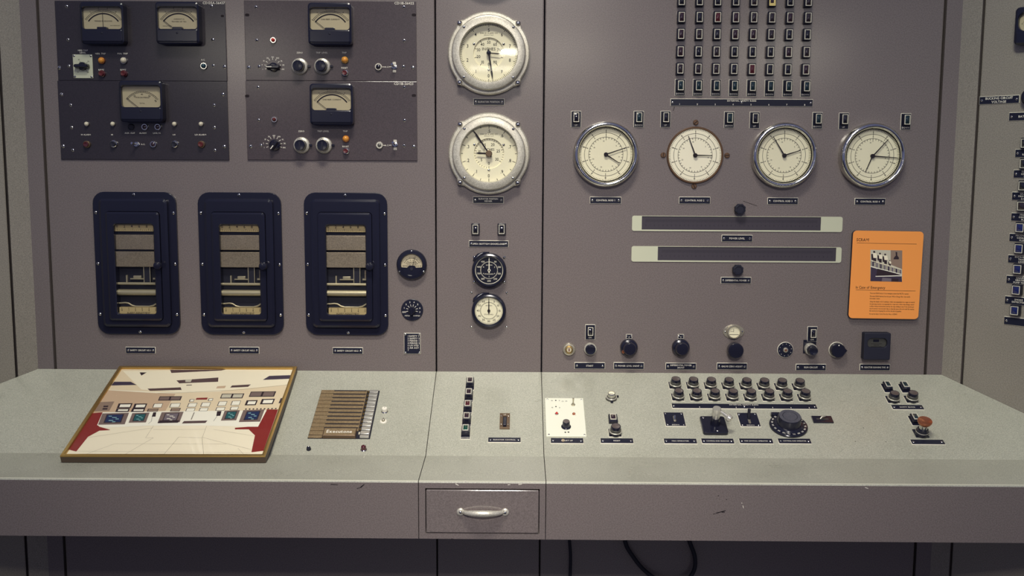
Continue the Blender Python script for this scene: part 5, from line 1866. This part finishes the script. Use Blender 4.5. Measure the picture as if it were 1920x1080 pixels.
Q('p_red', (1640, 390), (1725, 390), (1612, 710), (1520, 716), (1552, 585), (1505, 540), (1402, 540), (1402, 528), (1570, 515))
Q('p_light', (410, 412), (1640, 396), (1575, 520), (1480, 520), (1190, 512), (760, 512), (420, 528), (368, 508))
Q('p_cream', (385, 550), (470, 545), (760, 514), (1190, 510), (1400, 540), (1505, 540), (1552, 585), (1525, 712), (1640, 700), (1630, 740), (110, 735), (212, 706), (300, 596))
for x, y, w_, h_, sc_ in ((408, 420, 200, 82, 'p_navy'), (632, 418, 130, 70, 'p_teal'), (852, 412, 165, 74, 'p_grey'), (1325, 400, 115, 72, 'p_teal'), (1465, 396, 160, 86, 'p_navy')):
    B('p_bezel', x, y, w_, h_, -.4)
    B('p_dark', x + w_ * .16, y + h_ * .1, w_ * .66, h_ * .75, -.4)
    B(sc_, x + w_ * .19, y + h_ * .14, w_ * .58, h_ * .64, -.4)
    for k in range(5):
        B('p_cyan' if sc_ != 'p_grey' else 'p_light', x + w_ * (.24 + .13 * (k % 3)), y + h_ * (.22 + .13 * k), w_ * (.12 + .05 * (k % 2)), h_ * .06, -.4)
Q('p_dark', (790, 412), (812, 412), (806, 445), (778, 445))
LNE('p_dark', 2.5, (782, 445), (775, 480), (752, 498))
Q('p_dark', (1268, 404), (1302, 402), (1292, 438), (1262, 440))
LNE('p_dark', 2.5, (1268, 440), (1242, 478))
Q('p_dark', (838, 474), (985, 472), (975, 490), (820, 494))
Q('p_brown', (1020, 478), (1196, 474), (1180, 492), (1004, 496))
for k in range(9):
    B('p_line', 1092 - k * 2.5, 414 + k * 6, 8, 4)
LNE('p_line', 1.2, (300, 602), (790, 528))
LNE('p_line', 1.2, (790, 514), (732, 604), (790, 604), (570, 732))
LNE('p_line', 1.2, (500, 648), (270, 732))
LNE('p_line', 1.4, (980, 598), (862, 736))
LNE('p_line', 1.6, (1155, 600), (1168, 736))
LNE('p_line', 1.2, (1190, 514), (1158, 600), (1240, 622), (1520, 690))
LNE('p_line', 1.0, (500, 648), (1340, 650))
LNE('p_line', 1.0, (790, 541), (1180, 540))
LNE('p_line', 1.0, (978, 598), (1150, 604))
LNE('p_line', 1.0, (1240, 540), (1545, 590))
LNE('p_line', 1.0, (1425, 682), (1475, 736))
LNE('p_line', 1.0, (220, 704), (1520, 716))
pic.build('print', t)
MB().rect(-Wd / 2 + fw, -H / 2 + fw, Wd / 2 - fw, H / 2 - fw, TH - .0035, 'glass').build('glass_pane', t)

# ------------------------------------------------------------------ right side wall
QW = .00118
t = thing('panel_meter', 'black meter cut off by the right edge of the photo, on the side panel', 'meter', WGR, (WGR.at(1903.5, 50, .02)[0] + .045, WGR.at(1905, 50, .02)[1]))
mb = MB().ringrr((0, 0, .09, .088, .010), (0, .010, .076, .044, .018), 0, .024, 'black', .004, .012)
mb.prism(0, -.028, .080, .026, .003, .018, .026, 'black', .002)
mb.build('case', t)
mb = MB().rect(-.039, -.013, .039, .033, .013, 'cream')
mb.arc(0, -.018, .034, .002, math.radians(144), math.radians(36), .0132, 'ink')
mb.arc(0, -.018, .040, .0006, math.radians(144), math.radians(36), .0132, 'ink')
mb.ticks(0, -.018, .038, .042, .0006, .0132, 'ink', 10, math.radians(144), math.radians(36))
mb.build('dial_face', t)
MB().prism(0, .010, .076, .044, .018, .0185, .0190, 'glass').build('glass_pane', t)
nameplate(WGR, 1836, 179.5, 1911.5, 195, ['BUCKING CIRCUIT', 'VOLTAGE'], 'wide black sign reading BUCKING CIRCUIT VOLTAGE on the side panel', 4.4)
p = WGR.at(1912.5, 182, .01)
t = thing('adjusting_knob', 'black knob at the right edge, beside the BUCKING CIRCUIT VOLTAGE sign', 'knob', WGR, (p[0] + .022, p[1]))
MB().lathe([(.022, 0), (.022, .004), (.017, .008), (.016, .02), (.012, .022)], 'black', seg=32).build('knob', t)
MB().prism(0, .028, .018, .012, .001, 0, .002, 'black_matte').build('index_plate', t)


def wing_plate(uL, v, lines, lb, w_=.075, h_=.0205, wleft=None):
    p = WGR.at(uL, v, .002)
    t = thing('nameplate', lb, 'nameplate', WGR, (p[0] + w_ / 2, p[1]), 'nameplates on the side panel')
    mb = MB()
    mb.rings([[(x, y, zz_) for x, y in rrect(0, 0, a_, b_, .0006, 2)] for zz_, a_, b_ in ((0, w_, h_), (.0012, w_, h_), (.0022, w_ - .002, h_ - .002))], 'plate_edge', mtop='plate_black')
    n_ = len(lines)
    th = .0040 if n_ > 1 else .0048
    for i, s_ in enumerate(lines):
        mb.text(s_, -.004, ((n_ - 1) / 2 - i) * th * 1.5, th, .0024, 'paint_white', maxw=w_ * .6)
    mb.build('plate', t)
    screws(t, [(-w_ / 2 + .0065, 0), (w_ / 2 - .0065, 0)], .0030, .0022)


wing_plate(1891.5, 219, ['BATTERY'], 'black nameplate beginning BAT below the bucking circuit sign', .085)
WL_ = ((268.5, 1921.5, 'lens_black', 287.5, 1903, ['POWER', 'RECORDER']), (307, 1919.5, 'lens_black', 326, 1900, ['REACTOR', 'COOLANT', 'FLOW']), (348.5, 1917, 'lens_black', 367.5, 1897, ['GRAPHITE', 'PAN WATER', '2-4 GAL']), (386.5, 1914.5, 'lens_brown', 406.5, 1895.5, ['PRIMARY', 'COOLANT', 'FLOW']),
       (427, 1911.5, 'lens_blue', 445, 1892, ['SECONDARY', 'COOLANT', 'FLOW']), (466.5, 1909.5, 'lens_blue', 485, 1889.5, ['EXPANSION', 'TANK', 'LEVEL']), (505, 1907, 'lens_blue', 523.5, 1886.5, ['LIQUID', 'HEATER', 'PUMP TEMP']), (544, 1904.5, 'lens_blue', 562, 1883.5, ['SMOKE', 'DETECTOR']), (582.5, 1901.5, 'lens_blue', 600.5, 1882, []))
for i, (v, u, ln, pv, pu, tx) in enumerate(WL_):
    where = 'above the %s plate' % ' '.join(tx) if tx else 'above the blank plate, lowest of the column'
    put_light('wing_' + ln, WGR, u, v, .014, '%s square-framed indicator light on the side panel, %s' % (CN[ln], where), 'column of indicator lights on the side panel', lambda: indicator(None, 20, 22.5, 15, 17.5, q=QW, lens=ln, depth=.012))
    wing_plate(pu, pv, tx, 'black nameplate reading %s under its lamp on the side panel' % ' '.join(tx) if tx else 'blank black nameplate at the bottom of the side panel column')

# ------------------------------------------------------------------ cables hanging under the desk
def cable(pts, r, lb, h=.02):
    P3 = []
    for u, v in pts:
        x, y = P.at(u, v, h)
        P3.append(P.M @ V3((x, y, h)))
    # smooth through the points
    out = []
    n_ = len(P3)
    for i in range(n_ - 1):
        p0, p1, p2, p3 = P3[max(i - 1, 0)], P3[i], P3[i + 1], P3[min(i + 2, n_ - 1)]
        for k in range(8):
            s_ = k / 8
            out.append(.5 * ((2 * p1) + (p2 - p0) * s_ + (2 * p0 - 5 * p1 + 4 * p2 - p3) * s_ * s_ + (3 * p1 - p0 - 3 * p2 + p3) * s_ ** 3))
    out.append(P3[-1])
    o = MB().tube(out, r, 'rubber', 10).build('cable')
    return tag(o, lb, 'cable', 'cables under the desk')


cable([(1168, 960), (1172, 1015), (1188, 1045), (1210, 1071), (1240, 1090), (1280, 1092), (1300, 1072), (1303, 1045), (1292, 1012), (1280, 960)], .0055, 'black cable looping below the right desk section')
cable([(1064, 960), (1068, 1015), (1070, 1045), (1069, 1085), (1068, 1140)], .004, 'thin black cable hanging straight below the drawer section')
